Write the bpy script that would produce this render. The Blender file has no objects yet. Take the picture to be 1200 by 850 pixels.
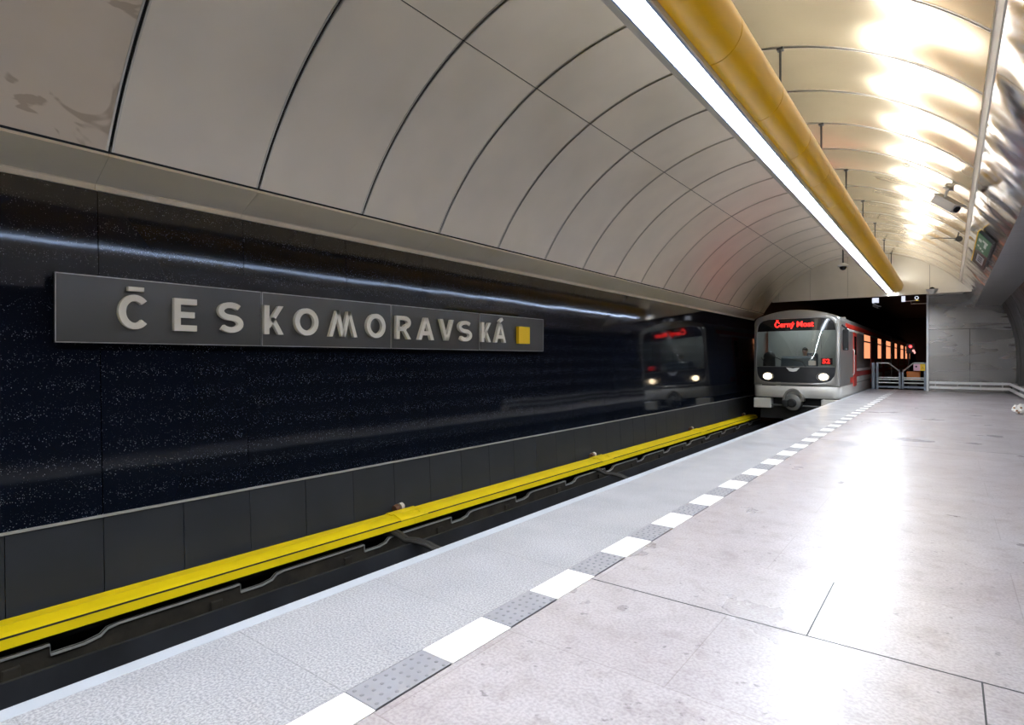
import bpy, bmesh, math, random
from mathutils import Vector, Matrix
random.seed(7)
C = bpy.context.scene.collection
PI = math.pi
# ---------------------------------------------------------------- camera, world, exposure
# working frame: the eye is the origin, platform floor at z = -1.2; everything is lifted by 1.2 at the end
EYE = 1.2
FL = -1.2
YAW = math.atan(512/670)
cam_d = bpy.data.cameras.new('camera'); cam_d.lens = 670/1200*36; cam_d.sensor_width = 36
cam_d.shift_y = -4/1200; cam_d.clip_end = 300; cam_d.clip_start = 0.03
cam = bpy.data.objects.new('camera', cam_d); C.objects.link(cam)
cam.rotation_euler = (PI/2, 0, YAW); bpy.context.scene.camera = cam
w = bpy.data.worlds.new('world'); bpy.context.scene.world = w; w.use_nodes = True
w.node_tree.nodes['Background'].inputs[0].default_value = (.5, .52, .6, 1)
w.node_tree.nodes['Background'].inputs[1].default_value = 0.02
vs = bpy.context.scene.view_settings
vs.view_transform = 'Standard'; vs.look = 'None'; vs.gamma = 1; vs.use_curve_mapping = False
vs.exposure = 0.27
LAMP = 86.0        # strength of the line of tubes under the duct
UPLIGHT = 25.0      # strength of the tubes lying on top of the duct

# ---------------------------------------------------------------- materials
def mat(name, col, rough=.5, metal=0., emit=None, es=0., bump=None, var=None, spec=None, coat=0.):
    m = bpy.data.materials.new(name); m.use_nodes = True
    nt = m.node_tree; b = nt.nodes['Principled BSDF']
    b.inputs['Base Color'].default_value = (*col, 1)
    b.inputs['Roughness'].default_value = rough; b.inputs['Metallic'].default_value = metal
    if spec is not None: b.inputs['Specular IOR Level'].default_value = spec
    if coat: b.inputs['Coat Weight'].default_value = coat
    if emit: b.inputs['Emission Color'].default_value = (*emit, 1); b.inputs['Emission Strength'].default_value = es
    tc = nt.nodes.new('ShaderNodeTexCoord')
    if var:                              # (scale, amount) colour mottling
        n = nt.nodes.new('ShaderNodeTexNoise'); n.inputs['Scale'].default_value = var[0]; n.inputs['Detail'].default_value = 6
        nt.links.new(tc.outputs['Object'], n.inputs['Vector'])
        r = nt.nodes.new('ShaderNodeValToRGB')
        a = var[1]
        r.color_ramp.elements[0].position = .3; r.color_ramp.elements[1].position = .7
        r.color_ramp.elements[0].color = (*[c*(1-a) for c in col], 1)
        r.color_ramp.elements[1].color = (*[min(1, c*(1+a)) for c in col], 1)
        nt.links.new(n.outputs['Fac'], r.inputs['Fac']); nt.links.new(r.outputs['Color'], b.inputs['Base Color'])
    if bump:                             # (scale, strength, distance)
        n = nt.nodes.new('ShaderNodeTexNoise'); n.inputs['Scale'].default_value = bump[0]; n.inputs['Detail'].default_value = bump[3] if len(bump) > 3 else 3
        nt.links.new(tc.outputs['Object'], n.inputs['Vector'])
        bu = nt.nodes.new('ShaderNodeBump'); bu.inputs['Strength'].default_value = bump[1]; bu.inputs['Distance'].default_value = bump[2]
        nt.links.new(n.outputs['Fac'], bu.inputs['Height']); nt.links.new(bu.outputs['Normal'], b.inputs['Normal'])
    return m

def steel(name, col, rough, scale=(3, 3, 3), amt=.05, bump=(.6, .3, .02), stains=False, metal=1.0):
    """brushed sheet steel: soft cloudy tone, slightly buckled surface"""
    m = mat(name, col, rough, metal)
    nt = m.node_tree; b = nt.nodes['Principled BSDF']; N = nt.nodes.new; L = nt.links.new
    tc = N('ShaderNodeTexCoord'); mp = N('ShaderNodeMapping'); mp.inputs['Scale'].default_value = scale
    L(tc.outputs['Object'], mp.inputs['Vector'])
    n = N('ShaderNodeTexNoise'); n.inputs['Scale'].default_value = 1; n.inputs['Detail'].default_value = 2.5
    L(mp.outputs['Vector'], n.inputs['Vector'])
    r = N('ShaderNodeValToRGB'); r.color_ramp.elements[0].position = .3; r.color_ramp.elements[1].position = .7
    r.color_ramp.elements[0].color = (*[c*(1-amt) for c in col], 1); r.color_ramp.elements[1].color = (*[min(1, c*(1+amt)) for c in col], 1)
    L(n.outputs['Fac'], r.inputs['Fac'])
    out = r.outputs['Color']
    mr = N('ShaderNodeMapRange'); mr.inputs[1].default_value = .3; mr.inputs[2].default_value = .7
    mr.inputs[3].default_value = rough*.9; mr.inputs[4].default_value = rough*1.12
    L(n.outputs['Fac'], mr.inputs[0]); L(mr.outputs[0], b.inputs['Roughness'])
    if stains:
        n2 = N('ShaderNodeTexNoise'); n2.inputs['Scale'].default_value = 1.7; n2.inputs['Detail'].default_value = 3; n2.inputs['Distortion'].default_value = 1.6
        L(tc.outputs['Object'], n2.inputs['Vector'])
        r2 = N('ShaderNodeValToRGB'); r2.color_ramp.elements[0].position = .56; r2.color_ramp.elements[1].position = .585
        L(n2.outputs['Fac'], r2.inputs['Fac'])
        mx = N('ShaderNodeMixRGB'); mx.blend_type = 'MULTIPLY'; mx.inputs['Color2'].default_value = (.72, .68, .64, 1)
        L(r2.outputs['Color'], mx.inputs['Fac']); L(out, mx.inputs['Color1']); out = mx.outputs['Color']
    L(out, b.inputs['Base Color'])
    n3 = N('ShaderNodeTexNoise'); n3.inputs['Scale'].default_value = bump[0]; n3.inputs['Detail'].default_value = 1.5
    L(tc.outputs['Object'], n3.inputs['Vector'])
    bu = N('ShaderNodeBump'); bu.inputs['Strength'].default_value = bump[1]; bu.inputs['Distance'].default_value = bump[2]
    L(n3.outputs['Fac'], bu.inputs['Height']); L(bu.outputs['Normal'], b.inputs['Normal'])
    return m

M = {}
M['vault'] = steel('vault_steel', (.84, .785, .71), .38, (1.2, 1.2, 1.2), .05, (.5, .35, .03), metal=.5)
M['vault_dark'] = steel('vault_steel_weathered', (.73, .65, .56), .42, (1.2, 1.2, 1.2), .06, (.5, .3, .03), stains=True, metal=.5)
M['vault_r'] = steel('vault_steel_gold_reflection', (.86, .72, .48), .17, (1.2, 1.2, 1.2), .05, (.75, .35, .05), metal=.55)  # gold reflection of the yellow duct put into the base colour
def bulge(m, period, y0, dist):
    """sheets bellied between their joints"""
    nt = m.node_tree; N = nt.nodes.new; L = nt.links.new; b = nt.nodes['Principled BSDF']
    old = b.inputs['Normal'].links[0].from_node
    tc = N('ShaderNodeTexCoord'); sp = N('ShaderNodeSeparateXYZ'); L(tc.outputs['Object'], sp.inputs[0])
    a = N('ShaderNodeMath'); a.operation = 'SUBTRACT'; a.inputs[1].default_value = y0; L(sp.outputs['Y'], a.inputs[0])
    c = N('ShaderNodeMath'); c.operation = 'MULTIPLY'; c.inputs[1].default_value = 2*math.pi/period; L(a.outputs[0], c.inputs[0])
    d = N('ShaderNodeMath'); d.operation = 'COSINE'; L(c.outputs[0], d.inputs[0])
    e = N('ShaderNodeMath'); e.operation = 'MULTIPLY'; e.inputs[1].default_value = .5; L(d.outputs[0], e.inputs[0])
    bu = N('ShaderNodeBump'); bu.inputs['Strength'].default_value = 1; bu.inputs['Distance'].default_value = dist
    L(e.outputs[0], bu.inputs['Height']); L(old.outputs[0], bu.inputs['Normal']); L(bu.outputs['Normal'], b.inputs['Normal'])
bulge(M['vault_r'], 1.205*1.09, 1.63*1.09, .012)
M['crinkle'] = steel('crinkled_steel', (.74, .73, .72), .15, (1, 1, 1), .04, (1.05, .7, .11), metal=.92)
M['cornice'] = steel('cornice_steel', (.85, .80, .71), .5, (.8, .8, 4), .06, (.5, .2, .02)); M['cornice'].node_tree.nodes['Principled BSDF'].inputs['Metallic'].default_value = .12
M['gable'] = steel('gable_steel', (.66, .63, .57), .34, (1.5, 1.5, 1.5), .06, (.5, .3, .02))
M['end'] = steel('brushed_steel', (.21, .20, .195), .27, (.5, 2, 2.5), .07, (.6, .2, .02))
M['dark_steel'] = steel('dark_steel', (.035, .033, .033), .38, (2, 2, 2), .08, (.8, .4, .02))
M['soffit'] = steel('soffit_steel', (.42, .42, .43), .34, (.6, 14, .6), .14, (1.2, .3, .02))
M['sign'] = steel('sign_steel', (.15, .147, .14), .34, (.6, .6, .6), .03, (1.5, .08, .01))
M['sign_edge'] = mat('sign_edge', (.75, .74, .72), .3, 1)
M['letter'] = mat('letter', (.92, .91, .86), .4, .0)
M['yellow'] = mat('yellow_paint', (.90, .50, .002), .30, 0, bump=(1.0, .12, .02))
M['yrail'] = mat('yellow_cover', (.95, .72, .004), .42, 0, var=(3, .05))
M['ysquare'] = mat('yellow_square', (.95, .62, .01), .4)
M['black'] = mat('black_gap', (.006, .006, .007), .8)
M['lip'] = mat('panel_lip', (.66, .63, .58), .3, .9)
M['ledge'] = mat('ledge_trim', (.50, .50, .50), .4, .2)
M['rail_alu'] = mat('rail_aluminium', (.78, .78, .78), .3, .3)
M['rod'] = mat('rod_metal', (.08, .08, .085), .4, .8)
M['bed'] = mat('track_bed_concrete', (.022, .021, .021), .9, var=(3, .5), bump=(9, .4, .02))
M['kerb'] = mat('dark_kerb', (.020, .022, .028), .55, var=(2.2, .4), bump=(6, .2, .01))
M['brown'] = mat('brown_dirt_board', (.022, .018, .013), .8, var=(5, .6), bump=(9, .4, .02))
M['galv'] = mat('galvanised_edge', (.66, .67, .67), .4, .6)
M['skirt'] = mat('skirt_tile', (.034, .038, .048), .42, 0, var=(2.0, .12), bump=(3, .05, .01))
M['edge_strip'] = mat('edge_strip', (.43, .46, .52), .35, var=(2.5, .05))
M['white_tile'] = mat('white_tile', (.93, .93, .93), .35, var=(6, .03))
M['grey_tile'] = mat('grey_tile', (.28, .28, .315), .35, var=(8, .08))
M['dot'] = mat('tactile_dot', (.23, .23, .26), .4)
M['platform_side'] = mat('platform_side', (.03, .03, .033), .8, var=(3, .3))
M['tunnel'] = mat('tunnel_concrete', (.018, .016, .016), .85, var=(1.2, .3))
M['body'] = mat('train_grey', (.30, .295, .285), .3, .5)
M['white_paint'] = mat('train_white', (.72, .71, .69), .3)
M['side_dark'] = mat('train_side', (.40, .38, .37), .3, .1)
M['red'] = mat('train_red', (.62, .035, .02), .3)
M['blackglass'] = mat('black_glass', (.012, .013, .016), .08)
M['blackpanel'] = mat('black_panel', (.028, .029, .033), .25)
M['rubber'] = mat('rubber', (.009, .009, .010), .6)
M['coupler'] = mat('coupler_metal', (.20, .20, .195), .45, .6)
M['cab_wall'] = mat('cab_wall', (.34, .34, .33), .6)
M['console'] = mat('console', (.075, .10, .125), .5)
M['skin'] = mat('skin', (.50, .30, .22), .5)
M['hair'] = mat('hair', (.02, .014, .01), .6)
M['jacket'] = mat('jacket', (.02, .022, .03), .8)
M['seat_blue'] = mat('seat_blue', (.03, .04, .06), .7)
M['gate'] = mat('gate_paint', (.20, .24, .30), .4, .2)
M['gate_l'] = mat('gate_rail', (.50, .53, .52), .35, .5)
M['orange'] = mat('orange_paint', (.55, .17, .02), .5)
M['pink'] = mat('pink_print', (.85, .55, .68), .5)
M['wht'] = mat('white_plastic', (.8, .8, .8), .4)
M['camwhite'] = mat('camera_housing', (.62, .62, .61), .4)
M['camgrey'] = mat('camera_grey', (.36, .35, .35), .4)
M['green'] = mat('sign_green', (.01, .13, .05), .35)
M['paper'] = mat('crumpled_paper', (.85, .83, .80), .7)
M['brownspot'] = mat('brown_spot', (.30, .15, .07), .7)
M['ceramic'] = mat('ceramic', (.70, .62, .56), .3)
M['ceramic_brown'] = mat('ceramic_brown', (.16, .07, .04), .3)
M['cable'] = mat('cable', (.035, .033, .032), .55, bump=(60, .5, .01))
M['lamp'] = mat('lamp_diffuser', (.9, .9, .9), .5, emit=(.89, .95, 1), es=LAMP)
M['uplamp'] = mat('uplight_tube', (.9, .9, .9), .5, emit=(1, .98, .93), es=UPLIGHT)
M['lamp_house'] = mat('lamp_housing', (.70, .68, .62), .4, .25)
M['lamp_blue'] = mat('lamp_reflector', (.42, .52, .72), .3, .3)
M['head'] = mat('headlight', (1, .9, .75), .3, emit=(1, .78, .50), es=10)
M['led'] = mat('led_red', (.3, .01, .01), .4, emit=(1, .02, .015), es=3.2)
M['window_lit'] = mat('lit_window', (.3, .2, .1), .3, emit=(1, .36, .17), es=.95)
M['cabfill'] = mat('cab_fill', (.9, .9, .9), .4, emit=(.9, 1, 1), es=7)
M['signal_red'] = mat('signal_red', (.4, 0, 0), .4, emit=(1, .02, .02), es=14)
M['signal_pink'] = mat('signal_lamp', (.4, .2, .2), .4, emit=(1, .45, .4), es=1.0)
M['signlit'] = mat('lit_white_sign', (.8, .8, .8), .4, emit=(.8, .85, 1), es=.8)
M['yellowlit'] = mat('yellow_lit', (.8, .6, .02), .4, emit=(1, .7, .05), es=.8)

# glass of the windscreen: mirror over a clear pane
g = bpy.data.materials.new('clear_glass'); g.use_nodes = True; nt = g.node_tree; nt.nodes.clear()
o_ = nt.nodes.new('ShaderNodeOutputMaterial'); mx = nt.nodes.new('ShaderNodeMixShader'); fr = nt.nodes.new('ShaderNodeFresnel'); fr.inputs[0].default_value = 1.5
t_ = nt.nodes.new('ShaderNodeBsdfTransparent'); t_.inputs[0].default_value = (.84, .87, .87, 1)
gl = nt.nodes.new('ShaderNodeBsdfGlossy'); gl.inputs['Roughness'].default_value = .02
nt.links.new(fr.outputs[0], mx.inputs[0]); nt.links.new(t_.outputs[0], mx.inputs[1]); nt.links.new(gl.outputs[0], mx.inputs[2]); nt.links.new(mx.outputs[0], o_.inputs[0])
M['glass'] = g

# black granite with white flecks
def granite():
    m = mat('black_granite', (.006, .007, .012), .06, 0, spec=.32)
    nt = m.node_tree; b = nt.nodes['Principled BSDF']; N = nt.nodes.new; L = nt.links.new
    tc = N('ShaderNodeTexCoord')
    v = N('ShaderNodeTexVoronoi'); v.inputs['Scale'].default_value = 92; L(tc.outputs['Object'], v.inputs['Vector'])
    sep = N('ShaderNodeSeparateColor'); L(v.outputs['Color'], sep.inputs[0])
    # fleck size differs per cell: distance below a per-cell radius
    mul = N('ShaderNodeMath'); mul.operation = 'MULTIPLY'; mul.inputs[1].default_value = .32; L(sep.outputs[0], mul.inputs[0])
    lt = N('ShaderNodeMath'); lt.operation = 'LESS_THAN'; L(v.outputs['Distance'], lt.inputs[0]); L(mul.outputs[0], lt.inputs[1])
    gt = N('ShaderNodeMath'); gt.operation = 'GREATER_THAN'; gt.inputs[1].default_value = .35; L(sep.outputs[1], gt.inputs[0])
    ml = N('ShaderNodeMath'); ml.operation = 'MULTIPLY'; L(lt.outputs[0], ml.inputs[0]); L(gt.outputs[0], ml.inputs[1])
    m2 = N('ShaderNodeMath'); m2.operation = 'MULTIPLY'; L(ml.outputs[0], m2.inputs[0]); L(sep.outputs[2], m2.inputs[1])
    mx = N('ShaderNodeMixRGB'); mx.inputs['Color1'].default_value = (.005, .0073, .0145, 1); mx.inputs['Color2'].default_value = (.26, .29, .35, 1)
    L(m2.outputs[0], mx.inputs['Fac']); L(mx.outputs[0], b.inputs['Base Color'])
    n = N('ShaderNodeTexNoise'); n.inputs['Scale'].default_value = .9; n.inputs['Detail'].default_value = 1; L(tc.outputs['Object'], n.inputs['Vector'])
    bu = N('ShaderNodeBump'); bu.inputs['Strength'].default_value = .12; bu.inputs['Distance'].default_value = .03
    L(n.outputs['Fac'], bu.inputs['Height']); L(bu.outputs['Normal'], b.inputs['Normal'])
    return m
M['granite'] = granite()

def slabs(name, c1, c2, mortar, bw, bh, off, msize, rough, fleck=None, swap=True, shift=(0, 0)):
    """stone paving: brick texture for the slab layout + cloudy dirt + pits"""
    m = mat(name, c1, rough)
    nt = m.node_tree; b = nt.nodes['Principled BSDF']; N = nt.nodes.new; L = nt.links.new
    tc = N('ShaderNodeTexCoord'); mp = N('ShaderNodeMapping'); mp.inputs['Location'].default_value = (shift[0], shift[1], 0)
    L(tc.outputs['Object'], mp.inputs['Vector'])
    br = N('ShaderNodeTexBrick'); br.offset = off; br.inputs['Scale'].default_value = 1
    br.inputs['Brick Width'].default_value = bw; br.inputs['Row Height'].default_value = bh
    br.inputs['Mortar Size'].default_value = msize; br.inputs['Mortar Smooth'].default_value = .1; br.inputs['Bias'].default_value = 0
    br.inputs['Color1'].default_value = (*c1, 1); br.inputs['Color2'].default_value = (*c2, 1); br.inputs['Mortar'].default_value = (*mortar, 1)
    L(mp.outputs['Vector'], br.inputs['Vector'])
    out = br.outputs['Color']
    def mult(scale, detail, p0, p1, dark, dist=0., fine=False):
        nonlocal out
        n = N('ShaderNodeTexNoise'); n.inputs['Scale'].default_value = scale; n.inputs['Detail'].default_value = detail; n.inputs['Distortion'].default_value = dist
        L(tc.outputs['Object'], n.inputs['Vector'])
        r = N('ShaderNodeValToRGB'); r.color_ramp.elements[0].position = p0; r.color_ramp.elements[1].position = p1
        r.color_ramp.elements[0].color = (*dark, 1); r.color_ramp.elements[1].color = (1, 1, 1, 1)
        L(n.outputs['Fac'], r.inputs['Fac'])
        mx = N('ShaderNodeMixRGB'); mx.blend_type = 'MULTIPLY'; mx.inputs['Fac'].default_value = 1
        L(out, mx.inputs['Color1']); L(r.outputs['Color'], mx.inputs['Color2']); out = mx.outputs['Color']
        return n
    if fleck:
        mult(fleck[0], 4, .38, .62, fleck[1])
        nn = mult(2.2, 3, .3, .6, (.90, .90, .91))
    else:
        nn = mult(1.3, 5, .30, .62, (.84, .80, .80), .2)
        mult(5, 6, .25, .55, (.84, .82, .81), .2)
        mult(22, 4, .27, .33, (.55, .54, .55))
        mult(75, 5, .36, .6, (.76, .74, .75))
        mult(9, 10, .30, .46, (.84, .81, .80))
    L(out, b.inputs['Base Color'])
    mr = N('ShaderNodeMapRange'); mr.inputs[1].default_value = .3; mr.inputs[2].default_value = .7
    mr.inputs[3].default_value = rough*1.25; mr.inputs[4].default_value = rough*.85
    L(nn.outputs['Fac'], mr.inputs[0]); L(mr.outputs[0], b.inputs['Roughness'])
    return m
M['floor'] = slabs('stone_floor', (.48, .455, .48), (.45, .425, .45), (.36, .33, .34), 1.10, .745, .37, .0025, .31, shift=(.42, -.51))
M['edge_granite'] = slabs('speckled_granite', (.485, .485, .515), (.46, .46, .49), (.36, .36, .38), 5.0, .76, .0, .003, .34, fleck=(105, (.55, .55, .57)), shift=(0, -.51))

# ---------------------------------------------------------------- helpers
def tag(o, label=None, cat=None, group=None, kind=None):
    if label: o['label'] = label
    if cat: o['category'] = cat
    if group: o['group'] = group
    if kind: o['kind'] = kind
    return o
SC = 1.0                                    # size factor of the part being built (the vaulted hall is laid out at 1/1.09)
ORG = {}                                    # world origin of each parent while building
def empty(name, loc, label=None, cat=None, group=None):
    o = bpy.data.objects.new(name, None); C.objects.link(o); loc = Vector(loc)*SC; o.location = loc; o.empty_display_size = .2
    ORG[o.name] = loc.copy(); tag(o, label, cat, group); return o
def origin(p):
    return ORG.get(p.name, Vector((0, 0, 0))) if p else Vector((0, 0, 0))
def build(name, bm, m, parent=None, smooth=None, base=None, label=None, cat=None, group=None, kind=None, recalc=True):
    if recalc: bmesh.ops.recalc_face_normals(bm, faces=bm.faces)
    me = bpy.data.meshes.new(name)
    o = bpy.data.objects.new(name, me); C.objects.link(o)
    org = origin(parent)
    if SC != 1: bmesh.ops.scale(bm, verts=bm.verts, vec=(SC, SC, SC))
    if base is not None:
        o.location = Vector(base)*SC - org; org = Vector(base)*SC
    bmesh.ops.translate(bm, verts=bm.verts, vec=-org)
    bm.to_mesh(me); bm.free()
    for mm in (m if isinstance(m, (list, tuple)) else [m]): me.materials.append(M[mm])
    if parent: o.parent = parent
    ORG[o.name] = org
    if smooth:
        for p in me.polygons: p.use_smooth = True
        try: me.set_sharp_from_angle(angle=math.radians(smooth))
        except Exception: pass
    tag(o, label, cat, group, kind)
    return o
def struct(name, bm, m, parent=None, **k):
    return build(name, bm, m, parent, kind='structure' if parent is None else None, **k)
def copy_tree(o, parent=None):
    c = o.copy(); C.objects.link(c); c.parent = parent
    for ch in list(o.children): copy_tree(ch, c)
    return c
def box(bm, x0, x1, y0, y1, z0, z1, mi=0, bev=0):
    vs_ = [bm.verts.new(v) for v in ((x0,y0,z0),(x1,y0,z0),(x1,y1,z0),(x0,y1,z0),(x0,y0,z1),(x1,y0,z1),(x1,y1,z1),(x0,y1,z1))]
    fs = [bm.faces.new([vs_[i] for i in f]) for f in ((0,3,2,1),(4,5,6,7),(0,1,5,4),(1,2,6,5),(2,3,7,6),(3,0,4,7))]
    for f in fs: f.material_index = mi
    if bev:
        es = list({e for f in fs for e in f.edges})
        bmesh.ops.bevel(bm, geom=es, offset=bev, segments=2, affect='EDGES', profile=.5)
def prism(bm, poly, y0, y1, mi=0, axis='y', cap=True):
    """closed polygon in (x,z), extruded along y (or in (y,z) along x)"""
    def P(a, b, t): return (a, t, b) if axis == 'y' else ((t, a, b) if axis == 'x' else (a, b, t))
    A = [bm.verts.new(P(a, b, y0)) for a, b in poly]; B = [bm.verts.new(P(a, b, y1)) for a, b in poly]
    n = len(poly)
    for i in range(n):
        bm.faces.new((A[i], A[(i+1) % n], B[(i+1) % n], B[i])).material_index = mi
    if cap:
        for r in (A, B[::-1]):
            bm.faces.new(r).material_index = mi
def sheet(line, t):
    """open profile line -> closed thin polygon (offset to the left of travel by t)"""
    out = []
    for i, p in enumerate(line):
        a = Vector(line[max(0, i-1)]); b = Vector(line[min(len(line)-1, i+1)])
        d = (b-a).normalized(); n = Vector((-d.y, d.x)); out.append((p[0]+n.x*t, p[1]+n.y*t))
    return out
def sheet_prism(bm, line, t, y0, y1, mi=0):
    B = sheet(line, t); n = len(line)
    a0 = [bm.verts.new((p[0], y0, p[1])) for p in line]; a1 = [bm.verts.new((p[0], y1, p[1])) for p in line]
    b0 = [bm.verts.new((p[0], y0, p[1])) for p in B]; b1 = [bm.verts.new((p[0], y1, p[1])) for p in B]
    for i in range(n-1):
        for q in ((a0[i], a0[i+1], a1[i+1], a1[i]), (b0[i+1], b0[i], b1[i], b1[i+1]), (a0[i+1], a0[i], b0[i], b0[i+1]), (a1[i], a1[i+1], b1[i+1], b1[i])):
            bm.faces.new(q).material_index = mi
    for i in (0, n-1):
        bm.faces.new((a0[i], a1[i], b1[i], b0[i])).material_index = mi
def tube(bm, pts, r, seg=10, closed=False, mi=0):
    """swept round bar through pts; r a number or a list"""
    pts = [Vector(p) for p in pts]; n = len(pts); rings = []
    prev = None
    for i, p in enumerate(pts):
        d = (pts[min(n-1, i+1)] - pts[max(0, i-1)]).normalized()
        ref = Vector((0, 0, 1)) if abs(d.z) < .9 else Vector((0, 1, 0))
        if prev is None: u = d.cross(ref).normalized()
        else: u = (prev - d*prev.dot(d)).normalized()
        prev = u; v = d.cross(u)
        rr = r[i] if isinstance(r, (list, tuple)) else r
        rings.append([bm.verts.new(p + (u*math.cos(2*PI*k/seg) + v*math.sin(2*PI*k/seg))*rr) for k in range(seg)])
    for i in range(n-1):
        for k in range(seg):
            bm.faces.new((rings[i][k], rings[i][(k+1) % seg], rings[i+1][(k+1) % seg], rings[i+1][k])).material_index = mi
    bm.faces.new(rings[0][::-1]).material_index = mi; bm.faces.new(rings[-1]).material_index = mi
def ellipsoid(bm, c, r, seg=16, rings=10, mi=0):
    mt = Matrix.Translation(c) @ Matrix.Diagonal((r[0], r[1], r[2], 1))
    ret = bmesh.ops.create_uvsphere(bm, u_segments=seg, v_segments=rings, radius=1, matrix=mt)
    for v in ret['verts']:
        for f in v.link_faces: f.material_index = mi
def nb(): return bmesh.new()

# ---------------------------------------------------------------- the setting
PITCH = 1.205
VC = (-2.214, -.037); VR = 3.394            # vault circle
def vault_pt(a): return (VC[0] + VR*math.cos(a), VC[1] + VR*math.sin(a))
aL = math.acos((-5.18-VC[0])/VR); aR = math.acos((.235-VC[0])/VR)
aSeam = math.acos((-3.67-VC[0])/VR); aMid = math.acos((-2.0-VC[0])/VR)
def arc(a0, a1, n): return [vault_pt(a0+(a1-a0)*i/n) for i in range(n+1)]
Y0, Y1 = -6.8, 21.4                          # the vaulted hall
XE = -2.575                                  # platform edge
WX = -5.44                                   # granite wall
TR0, TR1 = 1.63-7*PITCH, 21.4
# floor
b = nb(); box(b, -1.55, 2.05, Y0, 26.6, FL-.25, FL); fl = struct('floor', b, 'floor')
b = nb(); box(b, XE+.085, -1.73, Y0, 27.1, FL-.25, FL); build('platform_edge_paving', b, 'edge_granite', fl)
b = nb(); box(b, XE, XE+.085, Y0, 27.1, FL-.20, FL+.001, bev=.006); build('edge_strip', b, 'edge_strip', fl)
b = nb(); box(b, XE+.10, 2.05, Y0, 27.1, -2.66, FL-.2); build('platform_wall', b, 'platform_side', fl)
b = nb(); box(b, -1.55, -.6, 26.6, 27.1, FL-.25, FL); build('platform_end_paving', b, 'floor', fl)
b = nb()                                     # long dark movement joints across the slabs
for y in (2.745, 9.58, 16.4): box(b, -1.55, 2.0, y-.004, y+.004, FL-.01, FL+.0008)
for x, y0, y1 in ((-.49, 2.75, 3.49), (.098, 2.0, 2.745)): box(b, x-.003, x+.003, y0, y1, FL-.01, FL+.0008)
build('movement_joint', b, 'kerb', fl)
# the warning strip: white and grey tiles in turn
st = struct('trim_1', (lambda bb: (box(bb, -1.73, -1.55, Y0, 27.1, FL-.25, FL-.012), bb)[1])(nb()), 'kerb')
b = nb(); box(b, -1.728, -1.554, 1.652, 2.028, FL-.012, FL+.001, bev=.002); wt = build('white_tile', b, 'white_tile', st, base=(-1.64, 1.84, FL))
b = nb(); box(b, -1.728, -1.560, 1.272, 1.648, FL-.012, FL+.001, bev=.002)
for i in range(8):
    for j in range(4):
        ellipsoid(b, (-1.705+.041*j + (.01 if i % 2 else 0), 1.295+.046*i, FL+.001), (.009, .009, .0035), 8, 5, 1)
gt_ = build('grey_tile', b, ['grey_tile', 'dot'], st, base=(-1.64, 1.46, FL))
for k in range(-11, 34):
    if k == 0: continue
    for s in (wt, gt_):
        y = (1.84 if s is wt else 1.46) + .76*k
        if y > 27.0: continue
        c = s.copy(); C.objects.link(c); c.parent = st; c.location.y = y
SC = 1.09
# left wall: granite panels over a slanted tiled skirt
b = nb(); box(b, WX-.3, WX-.105, Y0, 21.4, -2.5, 1.5); wl = struct('wall_left', b, 'black')
GT, GB = 1.37, -1.245
def granite_panel(y0, y1):
    bb = nb(); prism(bb, [(WX-.11, GB), (WX+.055, GB), (WX-.075, GT), (WX-.11, GT)], y0+.003, min(y1, 21.4)-.003); return bb
gp = build('granite_panel', granite_panel(1.65, 1.65+PITCH), 'granite', wl, base=(WX, 1.65, GB))
for k in range(-7, 22):
    if k == 0: continue
    y = 1.65+PITCH*k
    if y > 21.2: continue
    # each panel has its own mesh placement; the fleck pattern differs through object coordinates of its own
    build('granite_panel', granite_panel(y, y+PITCH), 'granite', wl)
b = nb(); box(b, WX-.10, WX+.078, Y0, 21.4, GB-.018, GB); build('ledge', b, 'ledge', wl)
def skirt_bm(y0, y1):
    bb = nb(); prism(bb, [(WX-.10, GB-.02), (WX+.062, GB-.02), (WX+.12, -2.42), (WX-.10, -2.42)], y0+.003, y1-.003); return bb
for k in range(-14, 43):
    y = 1.65+PITCH/2*k
    if y+.61 > 21.7: continue
    build('skirt_tile', skirt_bm(y, y+PITCH/2), 'skirt', wl)
# steel cornice between granite and vault
co = struct('trim_2', (lambda bb: (prism(bb, [(WX-.10, GT+.002), (WX-.06, GT+.002), (WX-.052, GT+.045), (-5.185, 1.575), (-5.20, 1.60), (WX-.10, 1.60)], Y0, 1.63-PITCH*1-.002), bb)[1])(nb()), 'cornice')
for k in range(-1, 17):
    bb = nb(); y = 1.63+PITCH*k; y1 = min(y+PITCH, 21.4)
    prism(bb, [(WX-.10, GT+.002), (WX-.06, GT+.002), (WX-.052, GT+.045), (-5.185, 1.575), (-5.20, 1.60), (WX-.10, 1.60)], y+.0015, y1-.0015)
    build('cornice_section', bb, 'cornice', co)
b = nb(); box(b, WX-.062, WX-.046, Y0, 21.4, GT+.042, GT+.048); build('drip_bead', b, 'lip', co)

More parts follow.
